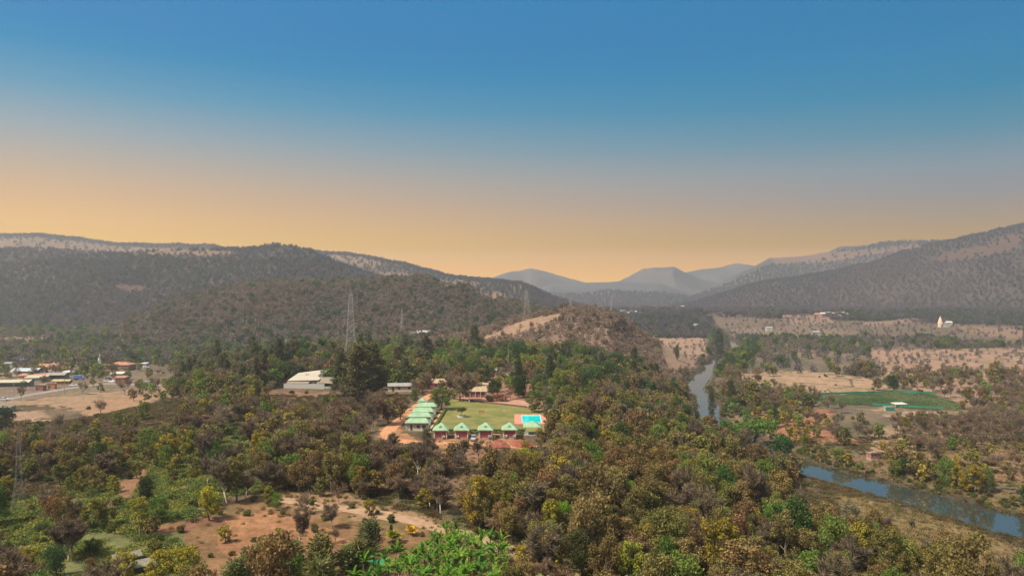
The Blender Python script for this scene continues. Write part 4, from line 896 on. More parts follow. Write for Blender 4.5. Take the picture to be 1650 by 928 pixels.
# mid and far country
def cand(sp, Y0, Y1, seed, side_k=.80):
    r = np.random.default_rng(seed); gx, gy = np.meshgrid(np.arange(-Y1 * side_k, Y1 * side_k, sp), np.arange(Y0, Y1, sp))
    k = np.abs(gx) < gy * side_k; x = gx[k] + r.uniform(-.48, .48, k.sum()) * sp; y = gy[k] + r.uniform(-.48, .48, k.sum()) * sp
    z, hid, hill, rd, side, pl = height(x, y, True); px, py = PX(x, y, z); return x, y, z, hid, hill, rd, side, px, py, r
def visible(x, y, z, top=8.0, n=26):
    """keep what is not wholly behind a hill seen from about here"""
    ok = np.ones(len(x), bool)
    for t in np.linspace(.12, .985, n):
        h = height(x * t, y * t); ok &= h < CH + (z + top - CH) * t + 3
    return ok
def country():
    rows = []
    # 560-1300 m, single trees; the knoll and the brown hill are covered more densely
    c1 = cand(5.8, 420, 1350, 21); c2 = cand(4.6, 430, 1010, 29, .62); k2 = np.isin(c2[3], (0, 1))
    x, y, z, hid, hill, rd, side, px, py = [np.concatenate([a, b[k2]]) for a, b in zip(c1[:9], c2[:9])]; r = c1[9]
    v = visible(x, y, z) & (rd > 3) & ((y > 560) | (hill >= 6)); x, y, z, hid, hill, rd, side, px, py = [a[v] for a in (x, y, z, hid, hill, rd, side, px, py)]
    n1 = fbm(x / 60, y / 90, 31, 3); n2 = fbm(x / 150, y / 220, 32, 3); u = r.random(len(x))
    tan = np.zeros(len(x), bool)
    for p, _ in TAN + HILLTAN + [DIRTS[14]]: tan |= inpoly(px, py, p)
    gard = inpoly(px, py, [(1250,500),(1400,500),(1490,510),(1420,530),(1300,530)]) | inpoly(px, py, [(1480,505),(1650,505),(1650,525),(1540,540),(1480,530)]) | inpoly(px, py, [(990,495),(1180,500),(1170,545),(1060,540),(1000,520)])
    for j in range(len(x)):
        hk = hid[j]; river_ = rd[j] < 26
        if hk == 0: P = .80; w = dict(hib=84, bar=8, hil=8); sz = (.55, .95)
        elif hk == 1: P = .85; w = dict(hib=52, hil=34, shd=6, bar=8); sz = (.8, 1.25)
        elif hk >= 2: P = .88; w = dict(hil=76, hib=18, shd=6); sz = (.8, 1.35)
        elif side[j] > 0:
            P = .18 + .70 * float(ss(.40, .55, n1[j])); w = dict(hib=42, hil=34, shd=14, grn=8); sz = (.75, 1.25)
            if gard[j]: P = .62; w = dict(grn=34, shd=34, hil=20)
            if river_: P = .6; w = dict(grn=34, shd=26, hil=30, col=6)
        else: P = .62 if not river_ else .4; w = dict(hil=40, hib=30, grn=14, shd=10); sz = (.8, 1.3)
        if tan[j]: P = .17 if hk != 0 else .02; w = dict(hib=70, hil=30); sz = (.45, .8)
        if u[j] > P: continue
        k = pick(w, r); s = r.uniform(*sz); h = 7.5 * s; f = F / y[j]
        if any(y[j] < d_ and px[j] + 3 * s * f > a and px[j] - 3 * s * f < c and py[j] > b and py[j] - h * f < d and r.random() < q for a, b, c, d, d_, q in KEEP): continue
        warm = n2[j]
        if k == 'hib': t = np.array([.25,.19,.145] if hk == 0 else [.205,.16,.145] if hk == 1 else [.155,.13,.145]) * r.uniform(.86, 1.12)  # blue raised in the brush tint: haze colour put into the foliage
        elif k == 'hil': t = ((np.array([.115,.125,.08]) if warm < .5 else np.array([.165,.14,.09])) if hk < 2 else (np.array([.078,.095,.092]) if warm < .5 else np.array([.11,.104,.108]))) * r.uniform(.84, 1.16)  # farther hills get bluer leaves, standing in for thicker haze
        else: t = tint_of(k, r)
        rows.append([k, x[j], y[j], z[j], s, t])
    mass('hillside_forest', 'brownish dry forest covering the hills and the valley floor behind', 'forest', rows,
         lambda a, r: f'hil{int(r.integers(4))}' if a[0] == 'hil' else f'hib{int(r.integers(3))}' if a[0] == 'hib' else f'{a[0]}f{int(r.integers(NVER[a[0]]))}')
    n_mid = len(rows)
    rows = []
    for sp, Y0, Y1, seed, sc in ((9.5, 1350, 2350, 22, 1.2), (14, 2350, 3000, 23, 1.8)):
        x, y, z, hid, hill, rd, side, px, py, r = cand(sp, Y0, Y1, seed)
        v = visible(x, y, z); x, y, z, hid, hill, px, py = [a[v] for a in (x, y, z, hid, hill, px, py)]
        tan = np.zeros(len(x), bool)
        for p, _ in TAN + HILLTAN: tan |= inpoly(px, py, p)
        n2 = fbm(x / 240, y / 300, 34, 3); n1 = fbm(x / 90, y / 160, 35, 3)
        for j in range(len(x)):
            P = np.where(hid[j] >= 0, .9, .22 + .6 * ss(.42, .6, n1[j])) * (.6 + .8 * n1[j])
            if hid[j] == 4: P *= 1.0
            if tan[j]: P = .22
            if r.random() > P: continue
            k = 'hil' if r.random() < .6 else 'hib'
            t = np.array([.078,.09,.095]) if n2[j] + r.normal(0, .06) < .5 else np.array([.12,.104,.118])  # blue-grey of the haze painted into these leaf tints too
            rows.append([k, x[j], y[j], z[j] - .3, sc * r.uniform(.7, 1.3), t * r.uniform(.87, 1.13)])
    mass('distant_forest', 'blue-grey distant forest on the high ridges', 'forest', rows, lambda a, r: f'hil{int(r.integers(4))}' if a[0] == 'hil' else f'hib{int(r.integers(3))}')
    rows2 = []
    x, y, z, hid, hill, rd, side, px, py, r = cand(22, 2350, 3300, 24)
    v = visible(x, y, z) & (hid == 4); x, y, z, px, py = [a[v] for a in (x, y, z, px, py)]
    for j in range(len(x)):
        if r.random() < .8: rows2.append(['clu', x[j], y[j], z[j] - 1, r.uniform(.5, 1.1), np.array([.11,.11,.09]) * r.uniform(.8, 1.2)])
    mass('ridge_forest', 'hazy tree cover on the farthest visible ridges', 'forest', rows2, lambda a, r: f'clu{int(r.integers(3))}')
    print('COUNTS near', len(ALLP), 'rest', len(REST), 'mid', n_mid, 'far', len(rows), len(rows2))
country()

def ground_plants():
    r = np.random.default_rng(41); rows = []; rows2 = []
    sp = 1.15; gx, gy = np.meshgrid(np.arange(-300, 260, sp), np.arange(90, 330, sp)); k = np.abs(gx) < gy * .8 + 8
    x = gx[k] + r.uniform(-.5, .5, k.sum()) * sp; y = gy[k] + r.uniform(-.5, .5, k.sum()) * sp
    z, hid, hill, rd, side, pl = height(x, y, True); px, py = PX(x, y, z)
    comp = (x > -50) & (x < 16) & (y > 228) & (y < 335)
    wx = px + (fbm(x / 4, y / 4, 311, 2) - .5) * 14; wy = py + (fbm(x / 4, y / 4, 312, 2) - .5) * 12
    dirt = np.zeros(len(x), bool)
    for p, _ in DIRTS[:10]: dirt |= inpoly(wx, wy, p)
    g = inpoly(wx, wy, GREENSLOPE); bank = inpoly(wx, wy, BANK); n = fbm(x / 6, y / 6, 42, 3)
    tan = np.zeros(len(x), bool)
    for p, _ in TAN: tan |= inpoly(wx, wy, p)
    u = r.random(len(x))
    for j in np.nonzero((rd > .8) & ~comp & (py < 1000))[0]:
        if g[j] and not dirt[j]:
            if u[j] < .78 * float(ss(.36, .52, n[j])) + .10:
                t = [(.11,.15,.04), (.15,.18,.045), (.075,.12,.035), (.21,.21,.045)][r.integers(4)]
                rows.append(['mat', x[j], y[j], z[j], r.uniform(.55, 1.15), np.array(t) * r.uniform(.7, 1.25)])
        elif dirt[j]:
            if u[j] < .05 + .25 * float(ss(.52, .66, n[j])): rows2.append(['tuft', x[j], y[j], z[j], r.uniform(.5, 1.0), np.array([.17,.13,.06]) * r.uniform(.7, 1.3)])
        elif bank[j] or tan[j]:
            if u[j] < .20 + .5 * float(ss(.42, .6, n[j])): rows2.append(['tuft', x[j], y[j], z[j], r.uniform(.6, 1.2), (np.array([.27,.19,.09]) if u[j] < .4 else np.array([.14,.13,.05])) * r.uniform(.75, 1.25)])
        elif u[j] < .34: rows.append(['mat', x[j], y[j], z[j], r.uniform(.4, 1.0), (np.array([.11,.078,.042]) if u[j] < .2 else np.array([.08,.085,.032])) * r.uniform(.7, 1.3)])
    gx, gy = np.meshgrid(np.arange(150, 320, 1.9), np.arange(395, 480, 1.9)); x = gx.ravel() + r.uniform(-.7, .7, gx.size); y = gy.ravel() + r.uniform(-.4, .4, gx.size); z = height(x, y); px, py = PX(x, y, z)
    fd = inpoly(px + (fbm(x / 9, y / 9, 91, 2) - .5) * 14, py + (fbm(x / 9, y / 9, 92, 2) - .5) * 5, [(1300,640),(1440,633),(1500,635),(1550,655),(1545,661),(1480,660),(1400,653),(1330,650)])
    for j in np.nonzero(fd)[0]: rows.append(['mat', x[j], y[j], z[j] + .1, r.uniform(.7, 1.25), np.array([.085,.145,.06] if vn(x[j:j+1] / 14, y[j:j+1] / 14, 9)[0] < .55 else [.14,.175,.08]) * r.uniform(.7, 1.2)])
    mass('undergrowth', 'low green and brown undergrowth spreading between the trees', 'undergrowth', rows, lambda a, r: 'mat%d' % int(r.integers(3)))
    mass('dry_grass', 'straw-coloured tufts of dry grass on the open ground', 'grass', rows2, lambda a, r: 'tuft%d' % int(r.integers(3)))
    print('GROUND', len(rows), len(rows2))
ground_plants()
# ------------------------------------------------------------------ materials of built things
GREENROOF = mat('green_sheet_roof', (.22,.33,.205), .6, .35, .20, .55, wave=('X', 2.2, .5)); GREENTRIM = mat('green_trim', (.13,.28,.16), .6, .3, .1)
REDWALL = mat('red_wall', (.34,.075,.07), .85, .2, .14, 1.2); CREAM = mat('cream_plaster', (.55,.46,.34), .85, .2, .1, 1); WHITE = mat('white_paint', (.43,.41,.37), .7, .3, .06, 1)
DARKGL = mat('window_glass', (.03,.035,.04), .15, .6, .05); DOORM = mat('door_wood', (.11,.06,.035), .7, .3, .1); ACM = mat('grey_white_casing', (.62,.62,.60), .5, .4, .05)
SLAB = mat('weathered_slab', (.15,.14,.11), .95, .1, .3, 1.2); CONC = mat('concrete', (.30,.28,.24), .9, .2, .2, .7); STEEL = mat('galvanised_steel', (.36,.34,.29), .6, .4, .1, metallic=.2); STEELD = mat('weathered_steel', (.20,.185,.165), .7, .4, .1)
TIN = mat('grey_sheet_roof', (.23,.225,.21), .6, .4, .18, .6, wave=('X', 2.0, .4)); TILE = mat('clay_tile_roof', (.34,.17,.11), .85, .2, .2, .9, wave=('X', 3.0, .6)); BRICK = mat('brick', (.30,.135,.095), .9, .2, .18, 1.5)
TANROOF = mat('tan_tile_roof', (.33,.24,.155), .8, .2, .15, .7, wave=('X', 3.0, .4)); ROOFCREAM = mat('cream_sheet_roof', (.34,.30,.235), .7, .3, .1, .25, wave=('Y', 1.6, .3)); THATCH = mat('thatch', (.20,.165,.125), .95, .1, .25, 2.5, bump=.6)
BLUEROOF = mat('pale_blue_sheet_roof', (.33,.38,.42), .6, .4, .12, .6, wave=('X', 2.0, .4)); BLUETARP = mat('blue_tarp', (.05,.19,.42), .6, .3, .15, 1, bump=.4); GREENNET = mat('green_net', (.02,.20,.13), .8, .2, .15, 2); PINKW = mat('pink_wall', (.52,.24,.21), .85, .2, .12)
YELW = mat('ochre_wall', (.56,.36,.12), .85, .2, .1); ORANGEW = mat('orange_wall', (.55,.22,.07), .8, .2, .1); YTARP = mat('yellow_tarp', (.32,.26,.12), .8, .2, .2, 1.2, bump=.4); BLACK = mat('black_rubber', (.02,.02,.02), .8, .3, .1)
TRIMW = mat('pink_stone', (.60,.30,.24), .85, .2, .1, .8); HEAP = mat('red_soil', (.21,.065,.042), .95, .1, .25, 1.5, bump=.8); HEDGEM = None
WALLM = {'cream': CREAM, 'white': WHITE, 'red': REDWALL, 'brick': BRICK, 'pink': PINKW, 'ochre': YELW, 'orange': ORANGEW, 'conc': CONC, 'slab': SLAB}
ROOFM = {'tin': TIN, 'tile': TILE, 'tan': TANROOF, 'cream': ROOFCREAM, 'blue': BLUEROOF, 'green': GREENROOF, 'thatch': THATCH, 'bluetarp': BLUETARP, 'ytarp': YTARP, 'white': WHITE, 'conc': CONC, 'rust': BRICK, 'slab': SLAB}

def window(parent, x, y, z, w, h, side='y', frame=WHITE):
    """a window in a wall facing -y (or +-x); frame with sill and pane below it in the tree"""
    d = .06; m = MB()
    if side == 'y':
        m.box(x-w/2-.07, y-d, z-.07, x+w/2+.07, y+.02, z); m.box(x-w/2-.07, y-d, z+h, x+w/2+.07, y+.02, z+h+.07)
        m.box(x-w/2-.07, y-d, z, x-w/2, y+.02, z+h); m.box(x+w/2, y-d, z, x+w/2+.07, y+.02, z+h); m.box(x-.025, y-d, z, x+.025, y+.02, z+h)
    else:
        s = -1 if side == '-x' else 1
        a, b = sorted((x + s*d, x - s*.02)); m.box(a, y-w/2-.07, z-.07, b, y+w/2+.07, z); m.box(a, y-w/2-.07, z+h, b, y+w/2+.07, z+h+.07); m.box(a, y-w/2-.07, z, b, y-w/2, z+h); m.box(a, y+w/2, z, b, y+w/2+.07, z+h)
    f = m.obj('window', frame, parent)
    g = MB()
    if side == 'y': g.box(x-w/2, y-.03, z, x+w/2, y+.01, z+h)
    else: a, b = sorted((x + s*.03, x - s*.01)); g.box(a, y-w/2, z, b, y+w/2, z+h)
    g.obj('pane', DARKGL, f); return f
def door(parent, x, y, z, w=.9, h=2.0, m=None):
    d = MB().box(x-w/2, y-.05, z, x+w/2, y+.02, z+h).obj('door', m or DOORM, parent); MB().box(x+w/2-.18, y-.10, z+1.0, x+w/2-.12, y-.052, z+1.12).obj('handle', STEEL, d); return d

def red_cabin(x, y, label, acs, rz=0.0):
    r = empty('red_cabin', (x, y, .0), rz); tag(r, label, 'cabin', 'red cabins in a row along the lawn')
    w, d, h = 3.9, 4.6, 2.75; a, b = -w/2, w/2
    MB().box(a-.12, -.12, -.3, b+.12, d+.12, .28).obj('plinth', CONC, r)
    MB().box(a, 0, .28, b, d, h).obj('wall', REDWALL, r)
    for q in (a, b): MB().box(q-.16, -.16, .28, q+.16, .16, h).obj('pillar', CREAM, r)
    MB().box(a-.1, -.09, h-.32, b+.1, .1, h-.02).obj('lintel', CREAM, r)
    rf = hip(MB(), a, 0, b, d, h, 1.95, .62, .12, .35, 'x').obj('roof', GREENROOF, r)
    g = MB(); zc = h + .9; yc = .62   # small vent gable in the front slope
    g.add([(-.62, yc-.25, zc), (.62, yc-.25, zc), (0, yc-.25, zc+.5), (-.62, yc+1.0, zc), (.62, yc+1.0, zc), (0, yc+1.0, zc+.5)], [(0,1,2),(3,5,4),(0,2,5,3),(2,1,4,5),(1,0,3,4)])
    g.obj('vent', GREENTRIM, rf)
    MB().tube([(0, d/2, h+2.0), (0, d/2, h+2.42)], [.09, .03], 6).obj('finial', GREENTRIM, rf)
    window(r, .0, -.0, 1.45, .7, .6)
    for q in acs:
        u = MB().box(q-.36, -.40, .55, q+.36, -.03, 1.12).obj('ac_unit', ACM, r); m = MB(); m.lathe([(.0, 0), (.2, 0), (.2, .02), (.0, .02)], 14)
        m.v = [(q + p[0] - .08, -.40 - p[2], .84 + p[1]) for p in m.v]; m.obj('fan', BLACK, u)
    MB().tube([(a+.3, -.2, .0), (a+.3, -.2, 2.4)], .05, 5).obj('pipe', WHITE, r)
    return r
def green_cottage(x, y, label, rz=0.0, w=7.2, d=3.7):
    rl = max(.4, w - 1.8)
    r = empty('green_roofed_cottage', (x, y, 0), rz); tag(r, label, 'cottage', 'green roofed cottages beside the dirt road'); h = 2.8; a, b = -w/2, w/2
    MB().box(a-.1, -.1, -.3, b+.1, d+.1, .25).obj('plinth', CONC, r); MB().box(a, 0, .25, b, d, h).obj('wall', CREAM, r)
    rf = hip(MB(), a, 0, b, d, h, 1.25, .6, .12, rl, 'x').obj('roof', GREENROOF, r); MB().tube([(-rl/2, d/2, h+1.37), (rl/2, d/2, h+1.37)], .08, 6).obj('ridge_cap', GREENTRIM, rf)
    door(r, -w*.27, 0, .25, .7)
    for q in ((.4, 2.3) if w > 4 else (.5,)): window(r, q, 0, 1.1, min(1.1, w*.25), 1.0)
    for q in (a-.3, b+.3): MB().tube([(q, -.4, 0), (q, -.4, h)], .09, 6).obj('post', WHITE, r)
    return r
def house(px, py, w, d, h, label, wall='cream', roof='tin', kind='gable', rise=1.0, rz=0.0, name='house', cat='house', nw=2, group=None, z=None, dr=True, axis='x', pos=None, ov=.45):
    if pos: x, y, z0 = pos[0], pos[1], gz(*pos[:2]) if len(pos) < 3 else pos[2]
    else: x, y, z0 = G(px, py)
    if z is not None: y = (CH - z) * F / (py - CY); x = (px - CX) / F * y; z0 = z
    r = empty(name, (x, y, z0), rz); tag(r, label, cat, group); a, b = -w/2, w/2; wm = WALLM[wall]; rm = ROOFM[roof]
    MB().box(a-.15, -.15, -1.5, b+.15, d+.15, .2).obj('plinth', CONC, r)
    if kind == 'gable':
        m = MB(); m.box(a, 0, .2, b, d, h)
        if axis == 'x':
            for q in (a, b - .15): m.add([(q, 0, h+.002), (q, d, h+.002), (q, d/2, h+rise-.02), (q+.15, 0, h+.002), (q+.15, d, h+.002), (q+.15, d/2, h+rise-.02)], [(0,2,1),(3,4,5),(0,3,5,2),(1,2,5,4)])
        else:
            for q in (0, d - .15): m.add([(a, q, h+.002), (b, q, h+.002), (0, q, h+rise-.02), (a, q+.15, h+.002), (b, q+.15, h+.002), (0, q+.15, h+rise-.02)], [(0,1,2),(3,5,4),(0,2,5,3),(1,4,5,2)])
        m.obj('wall', wm, r); gable(MB(), a, 0, b, d, h, rise, ov, .12, axis).obj('roof', rm, r)
    elif kind == 'hip':
        MB().box(a, 0, .2, b, d, h).obj('wall', wm, r); hip(MB(), a, 0, b, d, h, rise, ov, .12, None, 'x').obj('roof', rm, r)
    elif kind == 'shed':
        MB().box(a, 0, .2, b, d, h).obj('wall', wm, r)
        MB().add([(a-ov, -ov, h+.02), (b+ov, -ov, h+.02), (b+ov, d+ov, h+rise), (a-ov, d+ov, h+rise), (a-ov, -ov, h+.14), (b+ov, -ov, h+.14), (b+ov, d+ov, h+rise+.12), (a-ov, d+ov, h+rise+.12)],
                 [(0,3,2,1),(4,5,6,7),(0,1,5,4),(1,2,6,5),(2,3,7,6),(3,0,4,7)]).obj('roof', rm, r)
    elif kind == 'open':   # roof on posts
        MB().box(a+.3, d*.55, .2, b-.3, d, h).obj('wall', wm, r)
        n = max(2, int(w / 4))
        for i in range(n + 1):
            q = a + w * i / n; MB().tube([(q, .1, 0), (q, .1, h)], .09, 5).obj('post', STEELD, r)
        gable(MB(), a, 0, b, d, h, rise, ov, .12, 'x').obj('roof', rm, r)
    else:
        MB().box(a, 0, .2, b, d, h).obj('wall', wm, r); MB().box(a-.2, -.2, h, b+.2, d+.2, h+.22).obj('roof', rm, r); MB().box(a-.2, -.2, h+.22, b+.2, -.05, h+.6).obj('parapet', wm, r)
    if kind != 'open':
        if dr: door(r, a + w*.2, 0, .2)
        for i in range(nw): window(r, a + w * (.45 + .42 * i / max(nw - 1, 1)), 0, 1.1, min(1.2, w*.14), 1.0)
    return r

# ------------------------------------------------------------------ the resort
LAWNM = mat('lawn', (.11,.13,.036), .95, .1, .22, .13, col2=(.19,.165,.058), bump=.3); ROADM = mat('orange_dirt', (.37,.185,.095), .95, .1, .15, .5, bump=.4)
sheet('lawn', [(-27.0, 243.5), (11, 243.5), (12.5, 287), (-26.0, 318)], .05, LAWNM, 60, 60, 'mown green lawn in the middle of the resort', 'lawn', jag=1.6)
draped('dirt_road', [(-36.5,332,3.6),(-38.8,300,4.0),(-40.6,268,4.4),(-41.8,245,4.8),(-39.5,233,5),(-33,227.0,4.5),(-22,226.0,4),(-8,226.0,3.8),(8,227,3.5)], 5, .045, ROADM, label='orange dirt road running round the green cottages')
draped('dirt_track', [(*G(*p)[:2], w) for p, w in [((440,803),3),((500,812),4.5),((560,820),5),((620,830),4.5),((690,845),4.5),((760,863),4.2),((820,886),4),((870,912),3.8),((905,940),3.6)]], 4, .05, mat('pale_earth', (.27,.175,.11), .95, .1, .2, .6, bump=.5), step=2.5, nw=5, jag=.35, label='pale earthen track crossing the bare slope below the thicket')
draped('garden_path', [(-27.6,243,1.2),(-27.4,270,1.2),(-27.2,292,1.2)], 1.2, .05, mat('path_earth', (.36,.24,.13), .95, .1), nw=3, jag=.06, label='narrow brown path along the lawn edge')
sheet('terrace', [(-27, 287.5+31), (16, 287.5+2), (18, 300), (-24, 338)], .06, mat('red_terrace', (.30,.165,.115), .95, .1, .2, .3), 50, 24, 'reddish earth terrace behind the lawn', 'terrace', jag=2.0)
for i, (px, lab, acs) in enumerate([(709.5, 'red cabin with pale green roof nearest the lowest cottage', (1.0,)), (743.5, 'red cabin with one casing at its corner, next to the parked car', (-1.2,)),
                                    (782, 'red cabin standing between the parked car and the motorbikes', (1.3,)), (821, 'red cabin nearest the swimming pool, two casings on its wall', (-1.1, 1.5))]):
    red_cabin((px - CX) / F * 232.5, 232.5 + .25 * i, lab, acs)
for (x, y, lab) in [(-32.9, 278.5, 'green roofed cottage farthest up the dirt road, under the big tree'), (-32.6, 267.0, 'green roofed cottage second below the big green tree'),
                    (-32.4, 256.5, 'green roofed cottage just behind the lowest one'), (-31.8, 245.0, 'green roofed cottage lowest on the dirt road, half hidden by a thin tree')]:
    green_cottage(x, y, lab)
hh_ = green_cottage(-36, 292, 'small green roof just showing behind the big round tree', w=2.0, d=1.8); hh_.name = 'green_roofed_hut'; del hh_['group']; hh_['category'] = 'hut'
def pavilion(x, y):
    r = empty('green_pavilion', (x, y, 0)); tag(r, 'open pavilion with pale green roof beside the pool, half behind trees', 'pavilion')
    for a in (-2.2, 2.2):
        for b in (0, 4.2): MB().tube([(a, b, -.2), (a, b, 2.6)], .1, 6).obj('post', WHITE, r)
    MB().box(-2.5, -.3, -.2, 2.5, 4.5, .15).obj('floor_slab', CONC, r); hip(MB(), -2.3, 0, 2.3, 4.2, 2.6, 1.6, .6, .12, .4).obj('roof', GREENROOF, r)
pavilion(6.6, 238.5)
def pool():
    r = empty('swimming_pool', (0, 0, 0)); tag(r, 'turquoise swimming pool with a broad salmon pink deck', 'swimming pool')
    x0, x1, y0, y1 = 3.6, 10.6, 259.2, 274.6; X0, X1, Y0, Y1 = .9, 12.6, 256.5, 276.5; t = .32
    MB().box(X0, Y0, -.3, x0, Y1, t).box(x1, Y0, -.3, X1, Y1, t).box(x0, Y0, -.3, x1, y0, t).box(x0, y1, -.3, x1, Y1, t).obj('deck', mat('salmon_deck', (.42,.18,.13), .8, .2, .1, .4), r)
    MB().box(x0-.02, y0-.02, -1.2, x1+.02, y1+.02, -1.1).box(x0-.002, y0, -1.1, x0+.15, y1, t+.03).box(x1-.15, y0, -1.1, x1+.002, y1, t+.03).box(x0+.15, y0, -1.1, x1-.15, y0+.15, t+.03).box(x0+.15, y1-.15, -1.1, x1-.15, y1, t+.03).obj('basin', mat('pool_tile', (.45,.66,.66), .5, .4, .08, 2), r)
    m = mat('pool_water', (.0,.50,.50), .08, .6, .12, .35, bump=.12); MB().box(x0+.15, y0+.15, -1.05, x1-.15, y1-.15, .14).obj('water', m, r)
    for q in (8.9, 9.5): MB().tube([(q, y1+.4, t), (q, y1+.3, t+.8), (q, y1-.3, t+.85), (q, y1-.5, .1)], .035, 6).obj('ladder_rail', STEEL, r)
    MB().box(X1-.14, Y0, t, X1, Y1, t+.5).obj('kerb', mat('brown_kerb', (.26,.13,.10), .85, .2), r)
pool()
def planter():
    x, y = (744.5 - CX) / F * 272, 272; r = empty('ring_planter', (x, y, 0)); tag(r, 'low white round planter wall on the lawn', 'planter')
    MB().lathe([(1.75, -.2), (1.75, .62), (1.5, .62), (1.5, .3)], 28).obj('wall', WHITE, r, False); MB().lathe([(0.01, .2), (1.51, .34), (0.01, .40)], 24).obj('soil_bed', mat('dark_soil', (.06,.045,.03), .95, .1), r)
planter()
def hedge(x0, y0, x1, y1, h, w, label, tint):
    r = np.random.default_rng(int(abs(x0 * 13 + y0))); L_ = math.hypot(x1 - x0, y1 - y0); n = int(L_ * 190)
    P = np.stack([r.uniform(0, L_, n), r.uniform(-.5, .5, n) * w, r.random(n) ** .6 * h], 1); k = r.random(n) < .5; P[k, 2] = h * r.uniform(.9, 1.05, k.sum()); P[~k, 1] = np.sign(P[~k, 1]) * w * .5
    D = np.zeros((n, 3)); D[k, 2] = 1; D[~k, 1] = np.sign(P[~k, 1]); V, Q = cards(r, P, D, .24)
    o = link(bpy.data.objects.new('hedge', npmesh('hedge', V, Q, LEAF))); o.location = (x0, y0, 0); o.rotation_euler = (0, 0, math.atan2(y1 - y0, x1 - x0)); o['tint'] = list(tint); tag(o, label, 'hedge', 'clipped hedges round the lawn')
cx4 = [(p - CX) / F * 236 for p in (709.5, 743.5, 782, 821)]
for i, (a, b, lab) in enumerate([(cx4[0]+2.2, cx4[1]-2.2, 'dark clipped hedge between the two cabins nearest the cottages'), (cx4[1]+2.2, cx4[2]-2.2, 'dark clipped hedge behind the parked car'),
                                 (cx4[2]+2.2, cx4[3]-2.2, 'dark clipped hedge behind the two motorbikes'), (cx4[3]+2.2, cx4[3]+5.2, 'short dark hedge between last cabin and pavilion')]):
    hedge(a, 241.5, b, 241.5, 1.25, 1.1, lab, (.05, .085, .018))
hedge(-26.6, 245, -26.2, 288, .7, .8, 'low yellow-green hedge along the lawn side near the cottages', (.16, .19, .04))
def wall_run(px0, py0, px1, py1):
    x0, y0 = (px0-CX)/F*(CH*F/(py0-CY)), CH*F/(py0-CY); x1, y1 = (px1-CX)/F*(CH*F/(py1-CY)), CH*F/(py1-CY); L_ = math.hypot(x1-x0, y1-y0)
    o = MB().box(0, -.18, -.2, L_, .18, .75).obj('retaining_wall', mat('dark_brown_stone', (.13,.07,.05), .9, .2, .3, 1)); o.location = (x0, y0, 0); o.rotation_euler = (0, 0, math.atan2(y1-y0, x1-x0)); tag(o, 'low dark brown retaining wall between lawn and terrace', 'wall')
wall_run(731, 643.5, 848, 657)
# wire fence in front of the resort
def fence():
    r = empty('wire_fence', (0, 0, 0)); tag(r, 'thin wire fence on posts along the bare earth below the cabins', 'fence'); pts = []
    for i in range(17):
        px = 640 + i * 12; x, y, z = G(px, 724 - .1 * i); pts.append((x, y, z)); MB().tube([(x, y, z-.3), (x, y, z+1.9)], .06, 5).obj('post', CONC, r)
    w = MB()
    for h in (.5, 1.0, 1.5, 1.8): w.tube([(x, y, z+h) for x, y, z in pts], .018, 3, cap=False)
    w.obj('wire', STEELD, r)
fence()
def heap(px, py, w, d, h, label, seed):
    x, y, z = G(px, py); r = np.random.default_rng(seed); n = 26; V = []; Fq = []
    for j in range(n):
        for i in range(n):
            u, v = i/(n-1)*2-1, j/(n-1)*2-1; rr = math.hypot(u, v); e = max(0, 1 - rr ** 1.6); nn = float(fbm(np.array([u*3+seed]), np.array([v*3.+seed]), 5, 3)[0])
            V.append((u*w/2, v*d/2, h*e*(.45+1.0*nn) - .06))
    Fq = [(j*n+i, j*n+i+1, (j+1)*n+i+1, (j+1)*n+i) for j in range(n-1) for i in range(n-1)]
    o = link(bpy.data.objects.new('soil_heap', npmesh('soil_heap', V, Fq, HEAP, smooth=True))); o.location = (x, y, z); tag(o, label, 'heap of soil', 'heaps of dug red soil')
heap(803, 718, 7.0, 5.5, 1.7, 'dug red soil heap below the motorbikes', 3); heap(838, 717, 7.5, 5.0, 1.8, 'dug red soil heap beside the pool cabin', 9)

